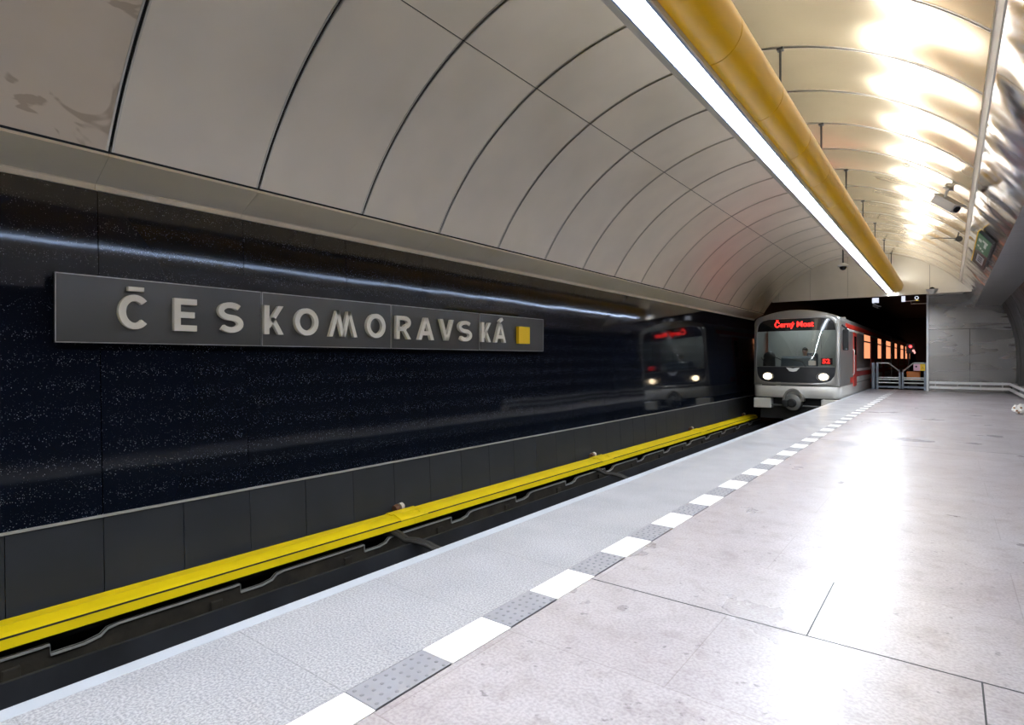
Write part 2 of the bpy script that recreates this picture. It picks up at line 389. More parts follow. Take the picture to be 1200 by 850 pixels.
# vault: dark backing, and steel panels ring by ring with open dark joints between them
b = nb(); sheet_prism(b, arc(aL-.012, aR+.012, 60), -.03, Y0, Y1); 
bmesh.ops.translate(b, verts=b.verts, vec=(0, 0, 0))
for v in b.verts:                             # push backing outward
    d = Vector((v.co.x-VC[0], v.co.z-VC[1])); d = d.normalized()*(d.length+.04); v.co.x = VC[0]+d.x; v.co.z = VC[1]+d.y
ce = struct('ceiling', b, 'black')
def ring(name, a0, a1, n, y0, y1, m, lips=True):
    bb = nb(); sheet_prism(bb, arc(a0, a1, n), .02, y0, y1)
    o = build(name, bb, m, ce, smooth=40)
    if lips:
        bb = nb()
        for ya, yb in ((y0, y0+.014), (y1-.014, y1)):
            ln = [(VC[0]+(VR-.005)*math.cos(a0+(a1-a0)*i/n), VC[1]+(VR-.005)*math.sin(a0+(a1-a0)*i/n)) for i in range(n+1)]
            sheet_prism(bb, ln, .012, ya, yb)
        build('panel_flange', bb, 'lip', o, smooth=40)
    return o
rows = [1.63+PITCH*k for k in range(-7, 17)]
for i, y in enumerate(rows):
    ya = y+.011; yb = min(y+PITCH-.011, Y1)
    near = y < 1.0
    ring('ceiling_panel', aL, aSeam+.0018, 22, ya, yb, 'vault_dark' if near else 'vault')
    ring('ceiling_panel', aSeam-.0018, aMid+.001, 18, ya, yb, 'vault')
    ring('ceiling_panel', aMid-.001, aR, 24, ya, yb, 'vault_r')
SC = 1.0
# fascia on the platform side: plain strip, crinkled steel slope, ribbed soffit
FT = (.256, 2.565); FB = (.745, 1.93); SE = (1.46, 1.90)
fa = struct('trim_3', (lambda bb: (prism(bb, [(FT[0]+.03, FT[1]+.1), (FB[0]+.03, FB[1]+.04), (1.6, 1.97), (1.9, 2.0), (2.2, 2.0), (2.2, 3.3), (.33, 3.3)], Y0, 26.5), bb)[1])(nb()), 'black')
n_ = Vector((FB[1]-FT[1], -(FB[0]-FT[0]))).normalized()
yj = [6.43-8*1.63+1.63*k for k in range(0, 20)]
yj = [y for y in yj if y < 26]
for i in range(len(yj)):
    y0 = yj[i]+.006; y1 = (yj[i+1] if i+1 < len(yj) else 26.5)-.006
    bb = nb()
    line = [(FT[0]+(FB[0]-FT[0])*t, FT[1]+(FB[1]-FT[1])*t) for t in [k/10 for k in range(11)]]
    sheet_prism(bb, line, .02, y0, y1)
    build('fascia_panel', bb, 'crinkle', fa, smooth=30)
bb = nb(); prism(bb, [(.225, 2.62), (.238, 2.565), (.262, 2.535), (.31, 2.478), (.325, 2.485), (.30, 2.62)], Y0, 23.4); build('edge_moulding', bb, 'cornice', fa)
bb = nb()
nr = 6
line = []
for k in range(nr*4+1):
    t = k/(nr*4); zz = FB[1]+(SE[1]-FB[1])*t; line.append((FB[0]+(SE[0]-FB[0])*t, zz))
sheet_prism(bb, line, .015, Y0, 26.5); build('soffit_sheet', bb, 'soffit', fa)
# right wall (curved dark steel)
RW = [(1.80, FL), (1.86, -.7), (1.87, -.1), (1.83, .6), (1.72, 1.2), (1.58, 1.65), (1.46, 1.90)]
b = nb(); sheet_prism(b, RW, -.05, Y0, 26.6); wr = struct('wall_right', b, 'dark_steel', smooth=40)
b = nb()
for y in [Y0+.4+2.41*k for k in range(14)]:
    sheet_prism(b, [(x-.004, z) for x, z in RW], -.004, y, y+.012)
build('joint_strip', b, 'black', wr)
# end wall of the platform
b = nb()
ax = lambda z: -.65
prism(b, [(-.65, FL), (1.95, FL), (1.95, 2.45), (-.65, 2.45)], 26.5, 26.6); we = struct('wall_end', b, 'black')
def epanel(x0, x1, z0, z1):
    bb = nb(); box(bb, x0+.004, x1-.004, 26.475, 26.5, z0+.004, z1-.004, bev=.003); build('steel_panel', bb, 'end', we)
epanel(-.60, .60, -1.02, 1.10); epanel(.60, 1.9, -1.02, 1.10); epanel(-.60, 1.9, 1.10, 2.42); epanel(-.6, 1.9, FL, -1.03)
b = nb(); box(b, -.67, -.60, 26.45, 27.1, FL, 2.42, bev=.006); build('corner_post', b, 'galv', we)
SC = 1.09
# gable over the tunnel mouth
gz = 2.005
gxs = [-4.95, -4.70, -3.72, -2.62, -1.50, -.46, .50]
b = nb()
xsL = VC[0]-math.sqrt((VR+.03)**2-(gz-VC[1])**2)
poly = [(xsL, gz)] + [(VC[0]+(VR+.03)*math.cos(a), VC[1]+(VR+.03)*math.sin(a)) for a in [math.acos((xsL-VC[0])/(VR+.03))*(1-t/40)+t/40*math.acos((.2-VC[0])/(VR+.03)) for t in range(41)]] + [(.40, 2.25), (.52, gz)]
prism(b, poly[1:], 21.45, 21.6); wg = struct('wall_gable', b, 'black')
for i in range(len(gxs)-1):
    x0, x1 = gxs[i]+.004, gxs[i+1]-.004
    top = []
    for t in range(9):
        x = x0+(x1-x0)*t/8; zz = VC[1]+math.sqrt(max(.01, VR**2-(x-VC[0])**2)); zz = min(zz, 2.353-(x-.235)*1.3+.01) if x > .1 else zz; top.append((x, zz+.01))
    if top[0][1] < gz+.03: 
        top = [(x, max(zz, gz+.02)) for x, zz in top]
    bb = nb(); prism(bb, [(x0, gz)] + top + [(x1, gz)], 21.425, 21.45); build('gable_panel', bb, 'gable', wg)
b = nb(); box(b, -4.9, .6, 21.36, 21.46, gz-.03, gz); build('gable_edge', b, 'lip', wg)
SC = 1.0
b = nb(); box(b, -.65, .9, 23.5, 26.5, 2.38, 2.42); build('rear_soffit', b, 'gable', wg)
# track bed and the dark chamber beyond
b = nb(); box(b, -7.2, XE+.1, Y0-.5, 62, -2.9, -2.64); tb = struct('floor_track', b, 'bed')
SC = 1.09
b = nb(); prism(b, [(-4.75, -2.42), (-4.72, -2.03), (-4.69, -2.03), (-4.66, -2.42)], Y0, 25); build('kerb_board', b, 'kerb', tb)
SC = 1.0
for x in (-4.57, -3.24):
    b = nb(); prism(b, [(x-.06, -2.64), (x+.06, -2.64), (x+.06, -2.60), (x+.012, -2.57), (x+.012, -2.28), (x+.034, -2.26), (x+.034, -2.235), (x-.034, -2.235), (x-.034, -2.26), (x-.012, -2.28), (x-.012, -2.57), (x-.06, -2.60)], Y0, 62); build('running_rail', b, 'coupler', tb)
b = nb(); box(b, -7.2, -7.0, 23.5, 44, -2.7, 2.8); box(b, -7.2, -5.98, 23.4, 23.5, -2.7, 1.8); struct('wall_tunnel_left', b, 'tunnel')
b = nb(); box(b, .6, .8, 26.65, 44, -2.7, 2.8); struct('wall_tunnel_right', b, 'tunnel')
b = nb(); box(b, -7.2, .7, 23.5, 44, 2.6, 2.8); struct('ceiling_tunnel', b, 'tunnel')
b = nb(); box(b, XE+.1, .7, 27.15, 44, -2.9, -2.64); struct('floor_tunnel', b, 'bed')
b = nb()                                       # bulkhead with the round tunnel mouth
cx_, cz_, r_ = -3.92, -.35, 2.3
N_ = 48; inn = []; outr = []
for i in range(N_):
    a = 2*PI*i/N_; ca, sa = math.cos(a), math.sin(a)
    inn.append((cx_+r_*ca, cz_+r_*sa))
    s_ = min((3.3+1.5*(ca > 0))/max(abs(ca), 1e-6), (3.0)/max(abs(sa), 1e-6)); outr.append((cx_+s_*ca, cz_+s_*sa))
for y in (44, 44.3):
    A = [b.verts.new((x, y, z)) for x, z in inn]; B = [b.verts.new((x, y, z)) for x, z in outr]
    for i in range(N_): b.faces.new((A[i], A[(i+1) % N_], B[(i+1) % N_], B[i]))
struct('wall_bulkhead', b, 'tunnel')
b = nb(); prev = None
for y in (44, 55, 63):
    rr = [b.verts.new((x, y, z)) for x, z in inn]
    if prev:
        for i in range(N_): b.faces.new((prev[i], prev[(i+1) % N_], rr[(i+1) % N_], rr[i]))
    prev = rr
b.faces.new(prev); struct('wall_tunnel', b, 'tunnel')
# wall behind the camera
b = nb(); box(b, -6.3, 2.3, Y0-.2, Y0, -2.7, 3.9); struct('wall_back', b, 'gable')
# low double bumper rail at the end wall and along the right wall
b = nb()
for z in (-.875, -1.055):
    h = .045
    box(b, -.58, 1.66, 26.38, 26.42, z-h, z+h, bev=.008)
br = build('bumper_rail', b, 'rail_alu', None, base=(.5, 26.4, FL), label='low double steel bumper rail running along the end wall above the floor', cat='rail')
for x in (-.4, .25, .9, 1.5):
    b = nb(); box(b, x-.02, x+.02, 26.42, 26.475, -1.12, -.82); build('bracket', b, 'camgrey', br)
b = nb()
for z in (-.875, -1.055): box(b, 1.66, 1.70, 17, 26.42, z-.045, z+.045, bev=.008)
br2 = build('bumper_rail', b, 'rail_alu', None, base=(1.7, 22, FL), label='low double steel bumper rail along the dark right-hand wall', cat='rail')
for y in (18, 20.5, 23, 25.5):
    b = nb(); box(b, 1.70, 1.83, y-.02, y+.02, -1.12, -.82); build('bracket', b, 'camgrey', br2)

# ---------------------------------------------------------------- yellow duct with lamps
SC = 1.09
DC = (-1.32, 2.27); DR = .205; DE = 21.3
du = empty('air_duct', (DC[0], 8, DC[1]), 'long yellow round duct hanging on rods under the vaulted ceiling', 'duct')
def pipe_bm(y0, y1, r0, cap=False):
    bb = nb(); seg = 40
    R_ = [[bb.verts.new((DC[0]+r*math.cos(2*PI*k/seg), y, DC[1]+r*math.sin(2*PI*k/seg))) for k in range(seg)] for y, r in ((y0, r0-.012), (y0, r0), (y1, r0), (y1, r0-.012))]
    for a, c in ((0, 1), (1, 2), (2, 3), (3, 0)):
        for k in range(seg): bb.faces.new((R_[a][k], R_[a][(k+1) % seg], R_[c][(k+1) % seg], R_[c][k]))
    if cap: bb.faces.new(R_[2])
    return bb
yy = 1.63-7*PITCH
k = 0
while yy < DE-.05:
    y1 = min(yy+PITCH, DE)
    build('duct_section', pipe_bm(yy+.005, y1-.005, DR, cap=(y1 >= DE-.01)), 'yellow', du, smooth=40); yy = y1; k += 1
build('duct_lining', pipe_bm(-6.7, DE-.02, DR-.006), 'rod', du, smooth=40)
for k in range(-3, 9):
    y = 6.45+2*PITCH*(k)
    if y > 21: continue
    bb = nb(); zt = VC[1]+math.sqrt(VR**2-(-1.40-VC[0])**2)
    tube(bb, [(-1.40, y, DC[1]+.17), (-1.40, y, zt+.01)], .012, 8); box(bb, -1.43, -1.37, y-.03, y+.03, zt-.035, zt-.01)
    build('hanger_rod', bb, 'rod', du)
# line of fluorescent fittings under the duct, one per ceiling ring
LX0, LX1, LZ0, LZ1 = -1.585, -1.335, 2.025, 2.085
def make_lamp(y0, L_):
    t = empty('ceiling_lamp', (-1.46, y0+L_/2, LZ1), 'x', 'lamp', 'row of fluorescent fittings under the yellow duct')
    ya, yb = y0+.002, y0+L_-.002
    bb = nb()                                   # housing: tray with a wide slanted wing on the track side
    prism(bb, [(LX0, LZ0+.034), (LX0+.004, LZ0+.028), (-1.500, LZ0-.012), (-1.494, LZ0-.010), (-1.492, LZ1-.008), (-1.352, LZ1-.008), (-1.352, LZ0+.004), (LX1, LZ0), (LX1, LZ1), (LX0+.03, LZ1)], ya, yb)
    build('housing', bb, 'lamp_house', t)
    bb = nb(); prism(bb, [(-1.500, LZ0-.020), (-1.488, LZ0-.020), (-1.484, LZ1-.012), (-1.500, LZ1-.012)], ya, yb); prism(bb, [(-1.362, LZ0-.004), (-1.350, LZ0-.004), (-1.350, LZ1-.012), (-1.362, LZ1-.012)], ya, yb)
    build('reflector', bb, 'lamp_blue', t)
    bb = nb()
    pl = [(-1.423+.055*math.cos(a), LZ0+.024-.010*math.sin(a)) for a in [PI*i/12 for i in range(13)]]
    prism(bb, pl + [(-1.478, LZ1-.02), (-1.368, LZ1-.02)], ya+.012, yb-.012)
    build('diffuser', bb, 'lamp', t, smooth=40)
    bb = nb(); box(bb, -1.46, -1.40, y0+L_*.5-.04, y0+L_*.5+.04, LZ1, LZ1+.03); build('mounting_clip', bb, 'rod', t)
    return t
L0 = make_lamp(1.63, PITCH)
ly = [1.63+PITCH*k for k in range(-6, 16)]
for i, y in enumerate(sorted(ly)):
    o = L0 if abs(y-1.63) < 1e-6 else copy_tree(L0)
    o.location = Vector((-1.46, y+PITCH/2, LZ1))*SC
    nth = len(ly)-i
    words = ['', 'last white fluorescent fitting under the yellow duct, at its tunnel end', 'second', 'third', 'fourth', 'fifth', 'sixth', 'seventh', 'eighth', 'ninth', 'tenth', 'eleventh', 'twelfth', 'thirteenth', 'fourteenth', 'fifteenth', 'sixteenth', 'seventeenth', 'eighteenth', 'nineteenth', 'twentieth', 'twenty-first', 'twenty-second']
    o['label'] = words[1] if nth == 1 else words[nth] + ' fluorescent fitting under the yellow duct, counted from its tunnel end'
# uplight tubes lying on top of the duct
b = nb(); prism(b, [(DC[0]-.05, DC[1]+DR-.008), (DC[0]+.05, DC[1]+DR-.008), (DC[0]+.09, DC[1]+DR-.008), (DC[0]+.09, DC[1]+DR+.008), (DC[0]+.082, DC[1]+DR+.008), (DC[0]+.082, DC[1]+DR+.004), (DC[0]-.082, DC[1]+DR+.004), (DC[0]-.082, DC[1]+DR+.060), (DC[0]-.09, DC[1]+DR+.060), (DC[0]-.09, DC[1]+DR-.008)], -6.5, DE-.3)  # tall track-side lip added to block the uplight from the granite
ut = build('uplight_shield', b, 'rod', du)
b = nb(); tube(b, [(DC[0], -6.4, DC[1]+DR+.038), (DC[0], DE-.4, DC[1]+DR+.038)], .028, 12)
build('uplight_tube', b, 'uplamp', ut, smooth=40)

# ---------------------------------------------------------------- third rail with yellow cover
CY1 = 19.6
tr = empty('third_rail', (-5.05, 8, -2.42), 'yellow covered power rail running along the foot of the dark wall', 'rail')
CP = [(-5.235, -1.83), (-5.20, -1.805), (-5.12, -1.815), (-5.07, -1.80), (-4.99, -1.825), (-4.955, -1.84), (-4.952, -1.846), (-4.945, -1.848), (-4.935, -1.915), (-4.95, -1.915), (-4.965, -1.86), (-5.10, -1.84), (-5.22, -1.86)]
for y0, y1 in ((Y0, 4.60), (4.605, 9.36), (9.365, 14.5), (14.505, CY1)):
    b = nb(); prism(b, CP, y0, y1); yc = build('yellow_cover', b, 'yrail', tr)
    b = nb(); prism(b, [(-4.954, -1.8385), (-4.9475, -1.843), (-4.9435, -1.8495), (-4.95, -1.851)], y0, y1); build('cover_groove', b, 'black', yc)
for y in (4.62, 9.38, 14.52):
    b = nb()
    pl = [(x, z+.012) for x, z in CP[:8]]; pl2 = [(x, z+.004) for x, z in CP[:8]][::-1]
    prism(b, pl+pl2, y-.22, y+.20)
    tube(b, [(-5.02, y+.02, -1.80), (-5.02, y+.06, -1.785), (-4.99, y+.08, -1.785), (-4.99, y+.11, -1.805)], .006, 6)
    build('joint_plate', b, 'yrail', tr)
b = nb(); prism(b, [(-5.14, -2.0), (-5.06, -2.0), (-5.06, -1.97), (-5.085, -1.96), (-5.085, -1.92), (-5.065, -1.90), (-5.135, -1.90), (-5.115, -1.92), (-5.115, -1.96), (-5.14, -1.97)], Y0, CY1); build('conductor_rail', b, 'bed', tr)
ys_k = [-.15, 4.667, 9.42, 14.56, 19.3]
for y in ys_k:                                  # porcelain insulator behind the cover
    kn = nb(); tube(kn, [(-5.30, y-.06, -1.81), (-5.30, y-.01, -1.80)], [.045, .05], 14); tube(kn, [(-5.30, y+.0, -1.80), (-5.30, y+.012, -1.80)], .03, 12)
    ob = build('insulator', kn, 'ceramic_brown', tr, smooth=40)
    kn = nb(); tube(kn, [(-5.29, y+.01, -1.795), (-5.29, y+.055, -1.79), (-5.29, y+.075, -1.79)], [.048, .046, .025], 14); build('insulator_cap', kn, 'ceramic', ob, smooth=40)
    kn = nb(); box(kn, -5.34, -5.26, y-.04, y+.04, -2.42, -1.84); build('support_bracket', kn, 'bed', tr)
# notched cable tray under the rail
cb = empty('cable_tray', (-4.98, 8, -2.42), 'dark brown cable tray with notched metal rim beside the track kerb', 'cable tray')
def top_line():
    pts = []; y = 1.21-1.348*6
    while y < 19.4:
        hi, lo = -1.985, -2.055
        pts += [(y, hi), (y+.004, lo), (y+.20, lo), (y+.30, lo+.02), (y+.345, hi-.012), (y+.42, hi), (y+1.30, hi), (y+1.335, hi+.004)]
        y += 1.348
    return pts
tl = top_line()
b = nb()
F = [[b.verts.new((x, y, z)) for y, z in tl] for x in (-5.0, -4.985)]
G = [[b.verts.new((x, y, -2.42)) for y, z in tl] for x in (-5.0, -4.985)]
for i in range(len(tl)-1):
    for q in ((F[0][i], F[0][i+1], F[1][i+1], F[1][i]), (F[1][i], F[1][i+1], G[1][i+1], G[1][i]), (F[0][i+1], F[0][i], G[0][i], G[0][i+1])): b.faces.new(q)
build('tray_side', b, 'brown', cb)
b = nb(); hw = .013
for i in range(len(tl)-1):
    (ya, za), (yb, zb) = tl[i], tl[i+1]
    A = [b.verts.new(v) for v in ((-5.008, ya, za), (-4.968, ya, za-.002), (-4.968, yb, zb-.002), (-5.008, yb, zb), (-5.008, ya, za-hw), (-4.968, ya, za-hw-.002), (-4.968, yb, zb-hw-.002), (-5.008, yb, zb-hw))]
    for f in ((0, 1, 2, 3), (1, 5, 6, 2), (4, 7, 6, 5)): b.faces.new([A[j] for j in f])
build('tray_rim', b, 'galv', cb)
b = nb(); 
for y in [1.0+1.348*k for k in range(-5, 14)]:
    b = nb(); box(b, -4.985, -4.955, y-.05, y+.05, -2.3, -2.06, bev=.01); build('tray_bracket', b, 'brown', cb)
# flexible cables looping from the rail to the kerb
for y, lb in ((4.30, 'thick grey-brown cable looping over the kerb nearest the camera, below the first yellow joint'),
              (8.95, 'thick dark cable looping over the kerb farther along, below the second yellow joint')):
    b = nb()
    path = [(-5.06, y-.05, -1.98), (-4.99, y-.02, -1.95), (-4.90, y, -1.97), (-4.80, y+.02, -2.02), (-4.68, y+.06, -2.015), (-4.55, y+.12, -2.05), (-4.35, y+.20, -2.14), (-4.2, y+.3, -2.3), (-4.15, y+.34, -2.41)]
    for off in (0, .045): tube(b, [(p[0], p[1]+off, p[2]+(.01 if off else 0)) for p in path], .026, 10)
    build('power_cable', b, 'cable', None, smooth=40, base=(-4.6, y, -2.42), label=lb, cat='cable')

# ---------------------------------------------------------------- station name sign
SX = -5.345
sg = empty('station_sign', (SX, 4.6, .13), 'long brushed steel sign with raised letters reading ČESKOMORAVSKÁ on the dark wall', 'sign')
seams = [1.325, 2.957, 4.59, 6.222, 7.852]
for i in range(4):
    b = nb(); box(b, SX-.03, SX, seams[i]+.004, seams[i+1]-.004, .13, .655, bev=.004)
    p = build('sign_panel', b, 'sign', sg)
    b = nb(); y0, y1 = seams[i]+.004, seams[i+1]-.004
    box(b, SX-.031, SX+.004, y0, y1, .650, .658); box(b, SX-.031, SX+.003, y0, y1, .127, .134)
    box(b, SX-.031, SX+.004, y0, y0+.007, .13, .655); box(b, SX-.031, SX+.004, y1-.004, y1, .13, .655)
    build('panel_rim', b, 'sign_edge', p)
b = nb(); 
for y in (1.6, 3.5, 5.6, 7.6):
    b = nb(); box(b, WX-.03, SX-.03, y-.05, y+.05, .2, .58); build('wall_bracket', b, 'rod', sg)
LZb, LZt = .245, .528; LH = LZt-LZb; SW = .052
def ribbon(bm, pts, wd, x0, x1, closed=False):
    """flat stroke of width wd through (y,z) points, extruded from x0 to x1"""
    P = [Vector(p) for p in pts]; n = len(P); Ls = []; Rs = []
    for i in range(n):
        if closed: a, c = P[i-1], P[(i+1) % n]
        else: a, c = P[max(0, i-1)], P[min(n-1, i+1)]
        d1 = (P[i]-a); d2 = (c-P[i])
        if d1.length < 1e-6: d1 = d2
        if d2.length < 1e-6: d2 = d1
        n1 = Vector((-d1.y, d1.x)).normalized(); n2 = Vector((-d2.y, d2.x)).normalized()
        m_ = (n1+n2).normalized(); k_ = 1/max(.5, m_.dot(n1)); Ls.append(P[i]+m_*wd/2*k_); Rs.append(P[i]-m_*wd/2*k_)
    V = [[bm.verts.new((x, q.x, q.y)) for q in S] for S in (Ls, Rs) for x in (x0, x1)]
    a0, a1, b0, b1 = V
    rng = range(n if closed else n-1)
    for i in rng:
        j = (i+1) % n
        for q in ((a1[i], a1[j], b1[j], b1[i]), (a0[i], a0[j], a1[j], a1[i]), (b0[j], b0[i], b1[i], b1[j]), (a0[j], a0[i], b0[i], b0[j])): bm.faces.new(q)
    if not closed:
        for i in (0, n-1): bm.faces.new((a0[i], a1[i], b1[i], b0[i]))
def letter(ch, y0, y1):
    strokes = []; dia = []; s = SW/2; H_ = LH
    W_ = y1-y0; cy = W_/2; ry = W_/2-s; rz = H_/2-s
    def el(a0, a1, n=28, cz=H_/2, rzz=None, ryy=None, ccy=None):
        rzz = rzz or rz; ryy = ryy or ry; ccy = cy if ccy is None else ccy
        return [(ccy+ryy*math.cos(math.radians(a0+(a1-a0)*i/n)), cz+rzz*math.sin(math.radians(a0+(a1-a0)*i/n))) for i in range(n+1)]
    if ch == 'C': strokes = [(el(42, 318), 0)]
    if ch == 'O': strokes = [(el(0, 360)[:-1], 1)]
    if ch == 'E': strokes = [([(W_, s), (s, s), (s, H_-s), (W_, H_-s)], 0), ([(s*1.8, H_/2), (W_*.9, H_/2)], 0)]
    if ch == 'S':
        r1 = (H_/2-s)/2
        up = el(35, 250, 18, H_-s-r1, r1, ry); lo = el(70, -145, 18, s+r1, r1, ry)
        strokes = [(up+lo, 0)]
    if ch == 'K': strokes = [([(s, 0), (s, H_)], 0)]; dia = [(s*1.3, W_-s*1.1, H_*.22, H_), (W_-s, W_*.40, 0, H_*.58)]
    if ch == 'M': s = s*.8; dia = [(s, W_*.30, 0, H_), (W_*.5-.004, W_*.30, 0, H_), (W_*.5+.004, W_*.70, 0, H_), (W_-s, W_*.70, 0, H_)]
    if ch == 'R': strokes = [([(s, 0), (s, H_-s), (W_*.55, H_-s)] + [(W_*.55+(W_*.45-s)*math.sin(math.radians(a)), H_*.72-0+(H_*.28-s)*math.cos(math.radians(a))) for a in range(20, 180, 20)] + [(W_*.55, H_*.44), (s, H_*.44)], 0)]; dia = [(W_-s, W_*.5, 0, H_*.44)]
    if ch == 'A': dia = [(s, W_*.5-.002, 0, H_), (W_-s, W_*.5+.002, 0, H_)]; strokes = [([(W_*.24, H_*.30), (W_*.76, H_*.30)], 0)]
    if ch == 'V': dia = [(W_*.5-.002, s, 0, H_), (W_*.5+.002, W_-s, 0, H_)]
    b = nb()
    for yb, yt, zb_, zt_ in dia:
        prism_x = [(y0+yb-s*1.04, LZb+zb_), (y0+yb+s*1.04, LZb+zb_), (y0+yt+s*1.04, LZb+zt_), (y0+yt-s*1.04, LZb+zt_)]
        prism(b, prism_x, SX-.002, SX+.045, axis='x')
    for pts, cl in strokes: ribbon(b, [(y0+p[0], LZb+p[1]) for p in pts], SW, SX-.002, SX+.045-.0001*len(strokes), bool(cl))
    return b
word = [('C', 1.731, 1.965), ('E', 2.147, 2.334), ('S', 2.521, 2.755), ('K', 2.962, 3.165), ('O', 3.293, 3.566), ('M', 3.697, 4.063), ('O', 4.197, 4.472), ('R', 4.64, 4.874), ('A', 5.0, 5.273), ('V', 5.384, 5.643), ('S', 5.749, 6.017), ('K', 6.228, 6.435), ('A', 6.523, 6.787)]
for i, (ch, y0, y1) in enumerate(word):
    b = letter(ch, y0, y1)
    if i == 0: box(b, SX-.002, SX+.045, 1.80, 1.915, .557, .592)
    if i == 12: ribbon(b, [(6.635, .548), (6.71, .60)], .04, SX-.002, SX+.045)
    build('letter', b, 'letter', sg)
b = nb(); box(b, SX-.002, SX+.05, 7.105, 7.40, .240, .508, bev=.004); build('yellow_square', b, 'ysquare', sg, label='yellow square plate')

SC = 1.0
# ---------------------------------------------------------------- the train
TX = -3.92; TY = 20.0; TW = 1.27
tn = empty('metro_train', (TX, TY, -2.235), 'grey and white metro train with red doors and lit headlights arriving at the platform', 'train')
def body_outline(z0):
    """closed-bottomless outline from left bottom over the roof to right bottom, x relative to TX"""
    pts = []
    for k in range(8): pts.append((-TW, z0+(1.14-z0)*k/7))
    for k in range(1, 9):                      # shoulder
        a = PI - (PI*.40)*k/8; pts.append((-TW+.24+.24*math.cos(a), 1.14+.25*math.sin(a)))
    xs0, zs0 = pts[-1]
    for k in range(1, 16):
        t = -1+2*k/16; x = t*abs(xs0); pts.append((x, zs0+(1.575-zs0)*(1-t*t)))
    return pts + [(-x, z) for x, z in pts[:16][::-1]]
def FY(x, z): return TY-.14 + .20*(abs(x)/TW)**2 + .07*max(0, z)    # face bulges towards us, leans back above
SECT = [(.93, .975, 0), (.975, .99, .05), (.995, 1, .13), (1, 1, .26)]
def loft(bm, out, zc, yend, secs=SECT, closed=False):
    rings = []
    for sx, sz, dy in secs:
        rings.append([bm.verts.new((TX+x*sx, FY(x, z)*(1-min(1, dy/.26)**2)+(TY+.30)*(min(1, dy/.26)**2)+0*dy, zc+(z-zc)*sz)) for x, z in out])
    rings.append([bm.verts.new((TX+x, yend, z)) for x, z in out])
    n = len(out)
    for a, c in zip(rings, rings[1:]):
        for i in range(n-1 if not closed else n): bm.faces.new((a[i], a[(i+1) % n], c[(i+1) % n], c[i]))
    return rings
OUT = body_outline(-.86)
b = nb(); r = loft(b, OUT, .35, 39.4); b.faces.new(r[-1]); build('body_shell', b, 'body', tn, smooth=35)
# face frame between outline and glazed opening
OA, OB, OZ = 1.15, 1.03, .275
def inner(a, k=1.0):
    c_, s_ = abs(math.cos(a)), abs(math.sin(a)); q = 1/(((c_/(OA*k))**7+(s_/(OB*k))**7)**(1/7)); return (q*math.cos(a), OZ+q*math.sin(a))
closed_out = OUT + [(TW-2*TW*k/14, -.86) for k in range(1, 14)]
b = nb(); rings = []
for t in (0, .5, 1.0, 1.06):
    rr = []
    for x, z in closed_out:
        xo, zo = x*.93, .35+(z-.35)*.975
        a = math.atan2(zo-OZ, xo); xi, zi = inner(a)
        tt = min(t, 1); xx = xo+(xi-xo)*tt; zz = zo+(zi-zo)*tt
        rr.append(b.verts.new((TX+xx, FY(xx, zz)-(.015 if t == .5 else 0)+(.06 if t > 1 else 0), zz)))
    rings.append(rr)
n = len(closed_out)
for a, c in zip(rings, rings[1:]):
    for i in range(n): b.faces.new((a[i], a[(i+1) % n], c[(i+1) % n], c[i]))
build('face_frame', b, 'body', tn, smooth=40)
def face_patch(z0, z1, off, th=.012, kx=.995, nx=20, nz=12):
    bb = nb(); G_ = []
    for j in range(nz+1):
        z = z0+(z1-z0)*j/nz; q = min(1, abs((z-OZ)/(OB*kx)))
        wdt = OA*kx*(1-q**7)**(1/7) if q < 1 else 0.3
        G_.append([[bb.verts.new((TX+wdt*(-1+2*i/nx), FY(wdt*(-1+2*i/nx), z)+off+d, z)) for i in range(nx+1)] for d in (0, th)])
    for j in range(nz):
        for i in range(nx):
            for d in (0, 1): bb.faces.new((G_[j][d][i], G_[j][d][i+1], G_[j+1][d][i+1], G_[j+1][d][i]))
    for j in range(nz):
        for i in (0, nx): bb.faces.new((G_[j][0][i], G_[j][1][i], G_[j+1][1][i], G_[j+1][0][i]))
    for i in range(nx):
        for j in (0, nz): bb.faces.new((G_[j][0][i], G_[j][0][i+1], G_[j][1][i+1], G_[j][1][i]))
    return bb
ds = build('destination_display', face_patch(.90, OZ+OB*.985, .004), 'blackglass', tn, smooth=40)
build('windscreen', face_patch(-.235, .895, .004, .008), 'glass', tn, smooth=40)
lp = build('lamp_panel', face_patch(OZ-OB*.985, -.25, .004), 'blackpanel', tn, smooth=40)
b = nb(); 
for i in range(20):
    x0 = -1.09+2.18*i/20; x1 = x0+.109
    A = [b.verts.new(v) for v in ((TX+x0, FY(x0, -.24)-.006, -.252), (TX+x1, FY(x1, -.24)-.006, -.252), (TX+x1, FY(x1, -.24)-.006, -.230), (TX+x0, FY(x0, -.24)-.006, -.230))]; b.faces.new(A)
build('windscreen_sill', b, 'coupler', tn)
def text_part(name, txt, size, cx_, cz_, m, parent, yoff, bold=.02, xs=1.0):
    cu = bpy.data.curves.new(name, 'FONT'); cu.body = txt; cu.size = size; cu.align_x = 'CENTER'; cu.align_y = 'CENTER'; cu.offset = bold*.5; cu.extrude = .004
    t = bpy.data.objects.new(name, cu); C.objects.link(t); bpy.context.view_layer.update()
    me = bpy.data.meshes.new_from_object(t.evaluated_get(bpy.context.evaluated_depsgraph_get()))
    bpy.data.objects.remove(t, do_unlink=True); bpy.data.curves.remove(cu)
    bb = nb(); bb.from_mesh(me); bpy.data.meshes.remove(me)
    for v in bb.verts:
        x = v.co.x*xs+cx_; z = v.co.y+cz_; v.co = Vector((TX+x, FY(x, z)+yoff-v.co.z, z))
    return build(name, bb, m, parent, recalc=False)
text_part('display_text', 'Černý Most', .24, -.02, 1.10, 'led', ds, -.012, .010, .98)
